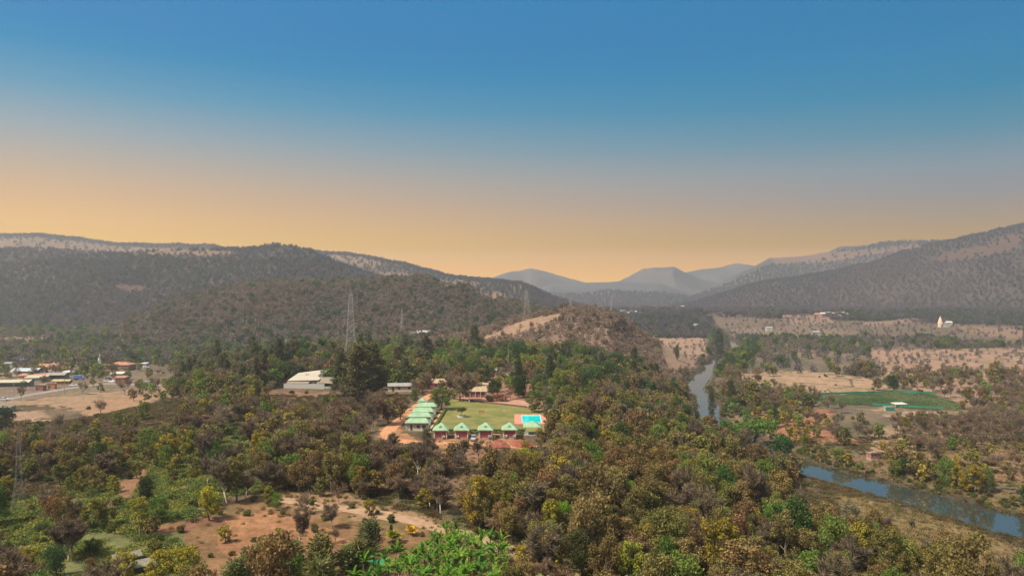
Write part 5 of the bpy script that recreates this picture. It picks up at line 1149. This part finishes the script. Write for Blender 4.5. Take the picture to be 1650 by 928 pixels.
def loft(sections, close=True):
    """sections: list of (x, halfwidth, z0, z1, inset) along the length"""
    mb = MB(); v = []
    for x, w, z0, z1, ins in sections: v += [(x, -w, z0), (x, w, z0), (x, w, (z0+z1)/2), (x, w-ins, z1), (x, -w+ins, z1), (x, -w, (z0+z1)/2)]
    f = [(i*6+k, i*6+(k+1)%6, (i+1)*6+(k+1)%6, (i+1)*6+k) for i in range(len(sections)-1) for k in range(6)]; f += [(5,4,3,2,1,0), tuple((len(sections)-1)*6+k for k in range(6))]
    return mb.add(v, [q[::-1] for q in f])
CARP = {}
def car(x, y, z, rz, label, col, name='parked_car', cat='car', suv=False):
    r = empty(name, (x, y, z + .02), rz); tag(r, label, cat)
    pm = CARP.get(col) or mat('car_paint', col, .3, .5, .03); CARP[col] = pm; hz = .12 if suv else 0
    loft([(-2.1,.72,.35,.75+hz,.05),(-1.95,.82,.25,.92+hz,.06),(-1.0,.86,.22,.98+hz,.06),(.9,.86,.22,.97+hz,.06),(1.75,.80,.25,.84+hz,.08),(2.1,.70,.33,.70+hz,.1)]).obj('body', pm, r)
    c = loft([(-1.75,.74,.93+hz,.96+hz,.05),(-1.35,.76,.93+hz,1.42+hz,.16),(.1,.76,.93+hz,1.46+hz,.16),(.95,.76,.93+hz,.99+hz,.05)]).obj('cabin_glass', DARKGL, r)
    loft([(-1.3,.62,1.40+hz,1.47+hz,.06),(.05,.62,1.44+hz,1.51+hz,.06)]).obj('roof', pm, r)
    for a in (-1.3, 1.3):
        for b in (-.80, .80):
            m = MB(); m.lathe([(.02,-.09),(.30,-.09),(.32,0),(.30,.09),(.02,.09)], 14); m.v = [(a+p[0], b+p[2], .32+p[1]) for p in m.v]; w = m.obj('wheel', BLACK, r)
            m = MB(); m.lathe([(.01,-.10),(.17,-.10),(.17,.10),(.01,.10)], 10); m.v = [(a+p[0], b+p[2], .32+p[1]) for p in m.v]; m.obj('rim', STEEL, w)
    for b in (-.55, .55): MB().box(2.02, b-.16, .52+hz, 2.1, b+.16, .66+hz).obj('headlight', ACM, r)
    for b in (-.62, .62): MB().box(-2.12, b-.12, .62+hz, -2.04, b+.12, .78+hz).obj('tail_light', ORANGEW, r)
    return r
SILVER = (.52,.53,.54); WHT = (.75,.75,.74)
car((763-CX)/F*231.5, 231.0, 0, -math.pi/2, 'silver-grey car parked between two red cabins, facing the fence', (.30,.31,.33))
def bike(x, y, z, rz, label, col):
    r = empty('motorbike', (x, y, z), rz); tag(r, label, 'motorbike', 'motorbikes parked by the cabin')
    for a in (-.62, .62):
        m = MB(); n = 16
        for k in range(n):
            t0, t1 = 2*math.pi*k/n, 2*math.pi*(k+1)/n; m.tube([(a+.27*math.cos(t0), 0, .3+.27*math.sin(t0)), (a+.27*math.cos(t1), 0, .3+.27*math.sin(t1))], .05, 5, cap=False)
        m.obj('wheel', BLACK, r)
    MB().tube([(-.6,0,.35),(-.1,0,.45),(.25,0,.75)], [.06,.14,.12], 7).obj('frame', STEELD, r); MB().tube([(.0,0,.86),(.2,0,.92),(.42,0,.84)], [.10,.17,.10], 8).obj('fuel_tank', mat('bike_paint', col, .35, .5), r)
    MB().tube([(-.75,0,.82),(-.3,0,.84),(.0,0,.82)], [.09,.13,.1], 7).obj('seat', BLACK, r); MB().tube([(.62,0,.3),(.42,0,1.02)], .045, 5).tube([(.38,-.34,1.05),(.42,0,1.02),(.38,.34,1.05)], .03, 5).obj('handlebar', STEEL, r)
bike((793-CX)/F*231, 231.2, 0, -1.5, 'dark blue motorbike parked nearer the middle cabin', (.04,.06,.14)); bike((797-CX)/F*231, 231.6, 0, -1.7, 'black motorbike parked nearer the pool cabin', (.03,.03,.035))
def lamp(px, py, h, label):
    y = CH*F/(py-CY); x = (px-CX)/F*y; r = empty('lamp_post', (x, y, 0)); tag(r, label, 'lamp post'); MB().tube([(0,0,-.2),(0,0,h)], [.09,.06], 7).obj('pole', STEEL, r); MB().box(-.3,-.3,-.1,.3,.3,.3).obj('base', WHITE, r)
    MB().tube([(0,0,h-.1),(.5,0,h+.1),(.9,0,h+.05)], .035, 5).obj('arm', STEEL, r); MB().box(.75,-.12,h-.04,1.25,.12,h+.06).obj('lamp_head', ACM, r)
lamp(812.5, 662, 7.2, 'pale lamp post with square foot on the lawn')
def bench(x, y):
    r = empty('garden_bench', (x, y, .05), .15); tag(r, 'low rust-red bench on the lawn near the round planter', 'bench'); RB = mat('rust_red', (.36,.10,.05), .8, .2)
    MB().box(-1.1,-.25,.38,1.1,.25,.46).obj('seat', RB, r); MB().box(-1.1,.25,.5,1.1,.31,.85).obj('backrest', RB, r)
    for q in (-.95, .95): MB().box(q-.05,-.22,0,q+.05,.28,.38).obj('leg', RB, r)
bench((776-CX)/F*281, 281)
# buildings behind the lawn (ground z = 0 there)
house(766, 640.5, 9.5, 5, 2.9, 'long red bungalow with tan roof behind the leafless trees', 'red', 'tan', 'gable', 1.5, 0, 'bungalow', 'bungalow', 4, z=0)
b_ = [o for o in bpy.data.objects if o.name.startswith('bungalow')][0]
for i in range(5): MB().box(-4.7+2.3*i, -.5, 0, -4.5+2.3*i, -.3, 2.75).obj('pillar', WHITE, b_)
house(705, 627, 14, 6, 2.8, 'long low building with tan roof behind the big round tree', 'pink', 'tan', 'shed', 1.3, .04, 'long_house', 'house', 3, z=0)
house(775, 632, 6, 5, 2.6, 'little annex with yellowish tan roof beside the dark green tree', 'cream', 'tan', 'shed', 1.0, 0, 'annex', 'annex', 1, z=0)
house(830, 615, 7.5, 7, 3.3, 'pale pink house with brown gable roof between dark trees', 'pink', 'tan', 'gable', 1.9, .25, 'gabled_house', 'house', 1, z=0, axis='y')
house(645, 631, 11, 5, 2.7, 'pale shed with cream roof beside the dark feathery trees', 'cream', 'tin', 'gable', 1.0, .1, 'pale_shed', 'shed', 2, z=0)
house(694, 610, 3.2, 3, 3.2, 'narrow pinkish brick tower hut behind the tan roofs', 'pink', 'tile', 'hip', .8, .3, 'brick_hut', 'hut', 1, z=0)
house(704, 588, 12, 6, 2.6, 'building with long white roof in the green wood', 'cream', 'white', 'shed', .8, 0, 'long_shed', 'shed', 2)
house(736, 572, 9, 6, 2.8, 'dark walled house with pale roof among deep green trees', 'conc', 'cream', 'shed', .7, -.05, 'forest_house', 'house', 2)
house(799, 581, 5, 4, 2.2, 'small shelter under a bright blue tarp in the wood', 'cream', 'bluetarp', 'gable', .9, .3, 'tarp_shelter', 'shelter', 0)
house(740, 606, 13, 7, 3.0, 'pale grey roof glinting through branches behind the leafless tree', 'cream', 'tin', 'hip', 1.2, .05, 'grey_roofed_house', 'house', 2, z=0)
house(785, 605, 10, 5, 3.0, 'second grey roof glinting between the trees behind the lawn', 'white', 'tin', 'gable', .9, -.1, 'grey_roofed_house', 'house', 2, z=0)
house(762, 585, 7, 4, 2.5, 'small white roofed hut between the blue tarp and the long shed', 'white', 'white', 'shed', .5, 0, 'white_hut', 'hut', 1)
house(790, 588, 8, 4, 2.6, 'low pale hut just below the blue tarp shelter', 'cream', 'tin', 'shed', .5, 0, 'pale_hut', 'hut', 1)
house(860, 598, 9, 5, 2.4, 'pale roofed hut in the wood behind the pool', 'white', 'tin', 'gable', .8, .1, 'pale_hut', 'hut', 1)
def warehouse():
    x, y, z = G(495, 626); r = empty('warehouse', (x-1, y, z), -.06); tag(r, 'big warehouse with a cream roof and a whitewashed front wall', 'warehouse')
    MB().box(-9.2, 3, -1, 5.5, 17, 3.3).obj('wall', CREAM, r)
    MB().add([(-9.8,2.4,3.35),(6.0,2.4,3.75),(6.4,17.5,7.4),(-9.4,17.5,5.4),(-9.8,2.4,3.5),(6.0,2.4,3.9),(6.4,17.5,7.55),(-9.4,17.5,5.55)], [(3,2,1,0),(4,5,6,7),(0,1,5,4),(1,2,6,5),(2,3,7,6),(3,0,4,7)]).obj('roof', ROOFCREAM, r)
    MB().box(-9.1, 16.6, 3.3, 5.4, 16.9, 5.2).obj('gable_wall', CREAM, r)
    MB().box(-10.5, -.2, -1, 9.5, .15, 2.3).obj('front_wall', WHITE, r)
    MB().add([(-9.5,2.9,3.22),(1.5,2.9,3.22),(1.5,-.1,2.5),(-9.5,-.1,2.5),(-9.5,2.9,3.1),(1.5,2.9,3.1),(1.5,-.1,2.38),(-9.5,-.1,2.38)], [(3,2,1,0),(4,5,6,7),(0,1,5,4),(3,7,6,2),(0,4,7,3),(1,2,6,5)]).obj('lean_to', THATCH, r)
    for q in (-3.0, -1.9): v = MB().lathe([(.3,0),(.3,.5),(.42,.55),(.05,.8)], 10).obj('roof_vent', STEELD, r); v.location = (q, 10, 5.2)
    for q in (2.2, 4.0): window(r, q, 3, 1.3, 1.1, 1.2)
    r2 = empty('thatched_hall', (x+11.5, y+1.5, z), -.08); tag(r2, 'open hall with a dark thatched roof at the end of the warehouse', 'hall')
    gable(MB(), -6.5, 0, 6.5, 7, 2.7, 2.0, .7, .2, 'x').obj('roof', THATCH, r2)
    for i in range(6): MB().tube([(-6.3+2.5*i, .1, -1), (-6.3+2.5*i, .1, 2.8)], .12, 5).obj('post', DOORM, r2)
    MB().box(-6.2, 4.5, -1, 6.2, 7, 2.6).obj('wall', BRICK, r2); MB().box(-6.4, -.1, -1, 2.5, .1, .9).obj('low_wall', WHITE, r2)
warehouse()

# ------------------------------------------------------------------ pylons and poles
def pylon(px, py, hpx, label, arms=3, bw=11, thick=.058, m=STEEL, rz=.35, pos=None, H=None, cat='pylon'):
    x, y, z = pos if pos else G(px, py); H = H or hpx * y / F; r = empty('lattice_pylon', (x, y, z), rz); tag(r, label, cat)
    zw = H * .40; w = lambda q: (bw * .5 + (bw * .20 - bw * .5) * q / zw) if q < zw else bw * .20 + (bw * .07 - bw * .20) * (q - zw) / (H * .96 - zw)
    lv = [0]; 
    while lv[-1] < H * .93: lv.append(lv[-1] + max(1.6, 1.55 * w(lv[-1])))
    lv[-1] = H * .96; cs = [(-1,-1),(1,-1),(1,1),(-1,1)]
    for a, b in cs: MB().tube([(a*w(q), b*w(q), q) for q in [-.6] + lv], thick*1.15, 4).obj('leg', m, r)
    g = MB()
    for i in range(len(lv)-1):
        a, b = lv[i], lv[i+1]
        for k in range(4):
            c, d = cs[k], cs[(k+1)%4]; g.tube([(c[0]*w(a), c[1]*w(a), a), (d[0]*w(b), d[1]*w(b), b)], thick*.6, 3, cap=False); g.tube([(d[0]*w(a), d[1]*w(a), a), (c[0]*w(b), c[1]*w(b), b)], thick*.6, 3, cap=False)
            g.tube([(c[0]*w(b), c[1]*w(b), b), (d[0]*w(b), d[1]*w(b), b)], thick*.7, 3, cap=False)
    g.obj('lattice', m, r)
    MB().tube([(0,0,H*.95),(0,0,H)], [thick*1.5, thick], 4).obj('peak', m, r)
    for k in range(arms):
        za = H * (.65 + .11 * k); L_ = bw * .44
        c = MB()
        for s in (-1, 1):
            if s < 0: c.tube([(-L_, 0, za+.25), (L_, 0, za+.25)], thick*.8, 3)
            for b in (-w(za), w(za)): c.tube([(s*w(za), b, za), (s*L_, 0, za+.25)], thick*.8, 3); c.tube([(s*w(za+1.5), b, za+1.5), (s*L_, 0, za+.25)], thick*.8, 3)
        cc = c.obj('crossarm', STEELD, r)
        for s in (-1, 1): MB().tube([(s*L_, 0, za+.2), (s*L_, 0, za-1.3)], thick*1.2, 5).obj('insulator', DOORM, cc)
pylon(565, 606, 138, 'tall lattice pylon rising from the trees beside the warehouse')
pylon(648, 541, 44, 'slim lattice pylon with white fittings against the brown hill', 2, 6, .07, STEEL, .6)
pylon(848, 516, 50, 'faint lattice pylon standing at the bare strip of the knoll', 3, 9, .055)
pylon(919, 502, 34, 'smaller faint lattice pylon behind the top of the knoll', 3, 9, .08, pos=((919-CX)/F*900, 900., gz((919-CX)/F*900, 900.)), H=30)
pylon(985, 505, 20, 'tiny far pylon beyond the knoll above the far village', 2, 7, .10, pos=((985-CX)/F*1200, 1200., gz((985-CX)/F*1200, 1200.)), H=26)
pylon(461, 600, 55, 'thin lattice mast among the trees behind the warehouse', 0, 3.0, .11, STEEL, .2, cat='mast')
pylon(30, 822, 132, 'thin faint lattice mast low on the scrubby slope', 1, 2.6, .022, STEELD, .4, cat='mast')
def pole(px, py, h, label, pos=None):
    x, y, z = pos or G(px, py); r = empty('utility_pole', (x, y, z), random.uniform(-.4, .4)); tag(r, label, 'pole'); MB().tube([(0,0,-.5),(0,0,h)], [.16,.11], 6).obj('post', CONC, r); MB().box(-.9,-.06,h-.7,.9,.06,h-.55).obj('crossarm', STEELD, r)
    MB().tube([(0,0,h-.05),(0,0,h+.25)], .09, 6).obj('insulator', WHITE, r)
pole(819, 600, 13, 'tall pale utility pole in the wood beside the blue tarp'); pole(240, 640, 8, 'thin pole beside the village road near the temple hall'); pole(22, 640, 8, 'thin pole beside the road near the white car')
pole(104, 634, 8, 'thin pole near the orange shop by the road')

# ------------------------------------------------------------------ village
V1 = mat('asphalt_dusty', (.19,.165,.14), .9, .2, .15, .3)
rd_pts = [G(px, py)[:2] for px, py in [(-160,668),(-60,654),(0,646),(27,640),(60,634),(88,629),(137,622),(174,617),(220,620),(278,620),(330,618)]]
draped('village_road', [(*p, 7.0) for p in rd_pts], 7, .07, V1, step=4, nw=4, jag=.15, label='dusty grey road through the village')
vg = 'sheds and houses of the village'
house(38, 606, 17, 9, 3.4, 'largest village shed with a pale blue-grey roof', 'conc', 'blue', 'open', 1.6, .05, 'market_shed', 'shed', group=vg)
house(52, 612, 19, 6, 2.6, 'long low village building with an ochre roof edge under the blue shed', 'ochre', 'tile', 'shed', 1.0, .05, 'long_shop', 'shop', 4, group=vg)
house(75, 598, 13, 8, 3.2, 'village house with a long orange tile roof', 'cream', 'tile', 'gable', 1.8, .1, 'village_house', 'house', 3, group=vg)
house(97, 600, 11, 6, 2.8, 'village house with a small red-brown roof beside the orange one', 'pink', 'rust', 'gable', 1.2, .1, 'village_house', 'house', 2, group=vg)
house(96, 592, 12, 6, 2.8, 'village shed with a bare grey-white roof at the back', 'conc', 'tin', 'shed', .9, .05, 'village_shed', 'shed', 2, group=vg)
house(88, 611, 12, 7, 2.8, 'dark open village shed with a grey roof in the middle of the sheds', 'conc', 'tin', 'open', 1.0, .05, 'village_shed', 'shed', group=vg)
house(110, 606, 8, 6, 2.6, 'small village shed with a whitish roof near the green trees', 'conc', 'white', 'shed', .7, .1, 'village_shed', 'shed', 1, group=vg)
house(12, 624, 24, 7, 3.0, 'longest village shed with a pale pinkish roof beside the road', 'conc', 'cream', 'open', 1.2, .12, 'roadside_shed', 'shed', group=vg)
house(55, 616, 12, 7, 2.8, 'village shed with a pale pinkish roof behind the brick hut', 'conc', 'cream', 'shed', .9, .12, 'roadside_shed', 'shed', 0, group=vg)
house(63, 630, 4.2, 4, 3.2, 'small reddish brick hut with flat roof at the road', 'brick', 'conc', 'flat', .5, .1, 'brick_hut', 'hut', 1, group=vg)
house(82, 627, 4, 3, 3.4, 'orange and white village shop front at the road', 'orange', 'white', 'flat', .5, .15, 'roadside_shop', 'shop', 1, group=vg)
house(98, 620, 10, 4, 2.4, 'stall under a crumpled yellow tarp along the road', 'brick', 'ytarp', 'gable', .7, .1, 'tarp_stall', 'stall', 0, group=vg)
house(193, 618, 6, 5, 3.6, 'red brick house with a flat roof by the road below the temple', 'brick', 'tile', 'shed', .6, .05, 'red_brick_house', 'house', 1, group=vg)
house(118, 585, 11, 7, 3.4, 'dark house with a wide pinkish brown roof behind the village trees', 'conc', 'tan', 'hip', 1.0, .0, 'village_house', 'house', 2, group=vg)
house(43, 584, 6, 4, 2.4, 'tiny hut under a bright blue tarp behind the village', 'white', 'bluetarp', 'gable', .9, .2, 'tarp_hut', 'hut', 1, group=vg)
house(31, 584, 5, 4, 2.6, 'small lilac-white hut beside the blue tarp hut', 'white', 'blue', 'flat', .5, 0, 'white_hut', 'hut', 1, group=vg)
house(14, 591, 7, 5, 2.6, 'low white hut half hidden in the trees behind the village', 'white', 'tin', 'gable', .8, 0, 'white_hut', 'hut', 1, group=vg)
house(2, 609, 8, 5, 2.6, 'small yellow-edged house behind the longest shed', 'ochre', 'tin', 'shed', .6, .1, 'village_house', 'house', 1, group=vg)
house(187, 608, 8, 5, 2.4, 'white roofed annex in front of the temple hall', 'cream', 'white', 'shed', .8, 0, 'temple_annex', 'annex', 1)
house(229, 591, 6, 4, 2.4, 'white hut with a low roof along the road past the temple', 'white', 'white', 'shed', .5, 0, 'white_hut', 'hut', 1)
house(2, 664, 8, 5, 2.2, 'low shed at the pale field with a dark grey roof', 'conc', 'slab', 'shed', .7, .1, 'field_shed', 'shed', 1)
def temple(px, py, H, label, spirem, hall=True, s=1.0, dist=None):
    x, y, z = G(px, py); r = empty('temple', (x, y, z), 0); tag(r, label, 'temple')
    n = 16; prof = [(1.9*s, .2), (1.9*s, H*.28), (2.1*s, H*.29), (2.1*s, H*.32), (1.75*s, H*.33), (1.65*s, H*.48), (1.35*s, H*.62), (.95*s, H*.74), (.5*s, H*.84), (.62*s, H*.86), (.5*s, H*.89), (.12*s, H*.92)]
    m = MB(); m.lathe(prof, 8); m.obj('spire', spirem, r)
    MB().box(-2.4*s, -2.4*s, -1, 2.4*s, 2.4*s, .25).obj('plinth', CONC, r)
    for k in range(4):
        a = math.pi/4 + k*math.pi/2; mm = MB().lathe([(.45*s, H*.2), (.45*s, H*.34), (.30*s, H*.45), (.05*s, H*.56)], 6); mm.v = [(p[0]+1.6*s*math.cos(a), p[1]+1.6*s*math.sin(a), p[2]) for p in mm.v]; mm.obj('turret', spirem, r)
    MB().lathe([(.12*s, H*.92), (.28*s, H*.94), (.10*s, H*.97), (.02*s, H)], 8).obj('finial', YELW, r); door(r, 0, -1.92*s, .25, 1.0, 2.2)
    if hall:
        MB().box(2.2*s, -1.6*s, -1, 7.5*s, 1.6*s, 3.0*s).obj('hall', WHITE if s > 1.2 else PINKW, r); MB().box(2.1*s, -1.8*s, 3.0*s, 7.7*s, 1.8*s, 3.2*s).obj('roof', TANROOF, r); window(r, 4.2*s, -1.6*s, 1.0, 1.0, 1.2); window(r, 6.2*s, -1.6*s, 1.0, 1.0, 1.2)
temple(161, 592, 10.5, 'small temple with a slender white spire beside dark green trees', WHITE, False, .95)
house(169, 597, 5, 5, 4.0, 'pink two-tone temple house with flat top beside the white spire', 'pink', 'conc', 'flat', .5, 0, 'temple_house', 'house', 1)
house(190, 597, 16, 10, 4.0, 'temple hall with a wide brown tile roof and pale ridge', 'brick', 'tile', 'hip', 1.9, -.04, 'temple_hall', 'hall', 3)
temple(1515, 527, 16.0, 'far temple with a pinkish cream spire above green trees in the valley', mat('cream_spire', (.62,.45,.35), .8, .2, .1, .3), True, 1.6)
def on(px, py): return G(px, py)
for px, py, rz, lab, col, suv in [(7, 645, .35, 'white car driving on the village road at the picture edge', WHT, False), (118, 622, .2, 'white car parked on the roadside by the yellow tarp', WHT, False),
                                  (172, 615, 3.2, 'silver car parked at the road below the temple trees', SILVER, False), (181, 616, 3.1, 'white car parked beside the silver one near the brick house', WHT, True),
                                  (176, 612, .1, 'dark blue car parked behind the silver and white ones', (.03,.05,.12), False), (236, 593, .4, 'white van parked by the white hut past the temple', WHT, True)]:
    x, y, z = on(px, py); car(x, y, z + .08, rz, lab, col, 'parked_car', 'van' if 'van' in lab else 'car', suv)
def truck(px, py, rz, label, bc, cc):
    x, y, z = on(px, py); r = empty('lorry', (x, y, z + .08), rz); tag(r, label, 'lorry'); bm_ = mat('lorry_body', bc, .6, .3, .05); cm = mat('lorry_cab', cc, .5, .4, .05)
    MB().box(-3.4, -1.15, .95, 1.3, 1.15, 3.0).obj('cargo_box', bm_, r); loft([(1.5,1.1,.6,2.4,.05),(2.6,1.1,.6,2.45,.1),(3.1,1.05,.6,1.6,.1)]).obj('cab', cm, r); MB().box(-3.3,-.45,.65,2.9,.45,.95).obj('chassis', BLACK, r)
    MB().box(2.64,-.9,1.62,2.98,.9,2.2).obj('windscreen', DARKGL, r)
    for a in (-2.4, -1.5, 2.2):
        for b in (-.95, .95):
            m = MB(); m.lathe([(.02,-.15),(.45,-.15),(.48,0),(.45,.15),(.02,.15)], 12); m.v = [(a+p[0], b+p[2], .48+p[1]) for p in m.v]; m.obj('wheel', BLACK, r)
truck(243, 622, .1, 'blue-grey lorry on the road past the red brick house', (.25,.32,.40), (.30,.36,.42)); truck(292, 587, .1, 'white lorry at the edge of the wood past the temple', (.72,.71,.70), WHT)
truck(128, 612, .3, 'blue lorry standing between the green trees and the road', (.12,.22,.42), (.2,.3,.5))

# ------------------------------------------------------------------ right bank: crop field, net hut, far houses
CROP = mat('crop_rows', (.06,.10,.045), .9, .1, .3, 1.6, bump=.8, col2=(.11,.13,.07))
q = [G(*p) for p in [(1325,644),(1548,660),(1480,634),(1330,637)]]; fld = [G(1310, 648), G(1552, 661), G(1482, 633), G(1315, 637)]
sheet('crop_field', fld, .16, CROP, 60, 24, 'dense green crop field beside the lone round tree', 'field', jag=5)
def netfence(a, b, label, h=1.3):
    A, B = G(*a), G(*b); n = 14; r = empty('net_fence', (0, 0, 0)); tag(r, label, 'fence', 'green net fences round the crop field'); m = MB(); P = []
    for i in range(n + 1):
        x, y = A[0]+(B[0]-A[0])*i/n, A[1]+(B[1]-A[1])*i/n; z = gz(x, y); P.append((x, y, z)); MB().tube([(x, y, z-.3), (x, y, z+h+.2)], .05, 4).obj('post', DOORM, r)
    d = Vector((B[1]-A[1], A[0]-B[0], 0)).normalized() * .03
    for i in range(n):
        p, q_ = P[i], P[i+1]; m.add([(p[0], p[1], p[2]), (q_[0], q_[1], q_[2]), (q_[0], q_[1], q_[2]+h), (p[0], p[1], p[2]+h-.1*(i%2)), (p[0]+d.x, p[1]+d.y, p[2]), (q_[0]+d.x, q_[1]+d.y, q_[2]), (q_[0]+d.x, q_[1]+d.y, q_[2]+h), (p[0]+d.x, p[1]+d.y, p[2]+h-.1*(i%2))], [(0,1,2,3),(7,6,5,4),(3,2,6,7),(0,4,5,1)])
    m.obj('net', GREENNET, r)
netfence((1295,637), (1440,632), 'dark green net fence along the far edge of the crop field'); netfence((1440,632), (1505,634), 'green net fence from the lone tree to the field corner'); netfence((1405,653), (1520,660), 'bright green net fence along the near edge of the crop field')
house(1452, 656, 6.5, 4, 1.6, 'low shelter with a flat pinkish white roof at the crop field', 'cream', 'white', 'shed', .4, .1, 'field_shelter', 'shelter', 0, dr=False)
house(1434, 662, 4.6, 3, 1.9, 'dark hut covered with green net below the crop field', 'conc', 'conc', 'flat', .3, 0, 'net_hut', 'hut', 0); 
nh = [o for o in bpy.data.objects if o.name.startswith('net_hut')][0]; MB().box(-2.4, -.3, .2, 2.4, -.18, 1.7).obj('net', GREENNET, nh)
house(1411, 740, 4, 3, 2.2, 'small dark brown hut among bushes above the river', 'brick', 'thatch', 'flat', .3, .2, 'brown_hut', 'hut', 1, dr=False)
house(222, 926, 4.6, 1.7, 1.2, 'long shed with weathered grey slab roof under yellow trees', 'slab', 'slab', 'shed', .5, .62, 'grey_shed', 'shed', 0, dr=False)
house(206, 910, 3.6, 1.4, 1.2, 'shorter shed with weathered grey slab roof behind the long one', 'slab', 'slab', 'shed', .4, .62, 'grey_shed', 'shed', 0, dr=False)
def tarp_hut():
    x, y, z = G(612, 914); r = empty('tarp_tent', (x, y, z), .3); tag(r, 'dark green tarp draped over a low frame at the banana grove', 'tarp')
    m = MB(); n = 9
    v = [((i/(n-1)-.5)*3.4, (j/(n-1)-.5)*2.6, 1.5 - 1.4*abs(j/(n-1)-.5)*2*.8 + .12*math.sin(i*2.1+j)) for j in range(n) for i in range(n)]; v += [(a, b, c-.05) for a, b, c in v]; N2 = n*n
    f = [(j*n+i, j*n+i+1, (j+1)*n+i+1, (j+1)*n+i) for j in range(n-1) for i in range(n-1)]; f += [tuple(k+N2 for k in q[::-1]) for q in f]; m.add(v, f); m.obj('sheet', GREENNET, r, True)
    for a in (-1.5, 1.5): MB().tube([(a, 0, -.2), (a, 0, 1.5)], .05, 5).obj('post', DOORM, r)
tarp_hut()
far_g = 'small far houses of the valley villages'
FH = [(1327,509,'cream','white','cream house at the far village edge beside dark trees'), (1337,508,'white','tin','white house with grey roof in the far village'), (1346,509,'pink','tile','pinkish house in the middle of the far village'),
      (1356,508,'white','white','bright white house beside the tall far trees'), (1364,510,'ochre','tile','ochre house at the end of the far village'), (1352,513,'cream','tin','cream house in front of the far village'), (1370,514,'white','tin','single white house below the far village'),
      (1318,510,'pink','tile','small reddish house before the far village'), (1530,524,'white','white','low white hall beside the far temple'), (1512,505,'pink','rust','tiny pink roofed house behind the far temple'),
      (950,496,'white','white','white house peeping over the top of the knoll'), (942,498,'pink','tile','pink house beside the white one behind the knoll'), (958,497,'white','tin','grey roofed house behind the crest of the knoll'),
      (1012,508,'white','tin','white house in the trees beyond the knoll'), (1022,506,'white','white','largest white house in the trees beyond the knoll'), (1030,509,'pink','tile','pinkish house in the trees beyond the knoll'), (1004,505,'cream','tin','cream house nearest the knoll in the far trees'),
      (1100,496,'white','white','white building far up the valley floor'), (1094,498,'pink','tile','pinkish building beside the far white one'), (1124,528,'white','tin','lone white hut near the upper river trees'),
      (1240,533,'white','tin','lone pale hut on the open dry plain'), (1316,540,'white','tin','small pale hut among bare trees on the plain'), (683,541,'cream','white','pale building on the brown hillside above the wood'), (668,543,'cream','tin','low pale annex on the brown hillside')]
for i, (px, py, wl, rf, lab) in enumerate(FH):
    x, y, z = G(px, py) if py > 499 else ((px-CX)/F*1150, 1150., gz((px-CX)/F*1150, 1150.)) if px < 1000 else G(px, py)
    sc = max(1, y / 1100)
    house(px, py, 8*sc if i not in (14, 22) else 14, 6, 4.0, lab, wl, rf, 'gable', 1.6, random.uniform(-.3, .3), 'far_house', 'house', 1, far_g, pos=(x, y, z), dr=False)
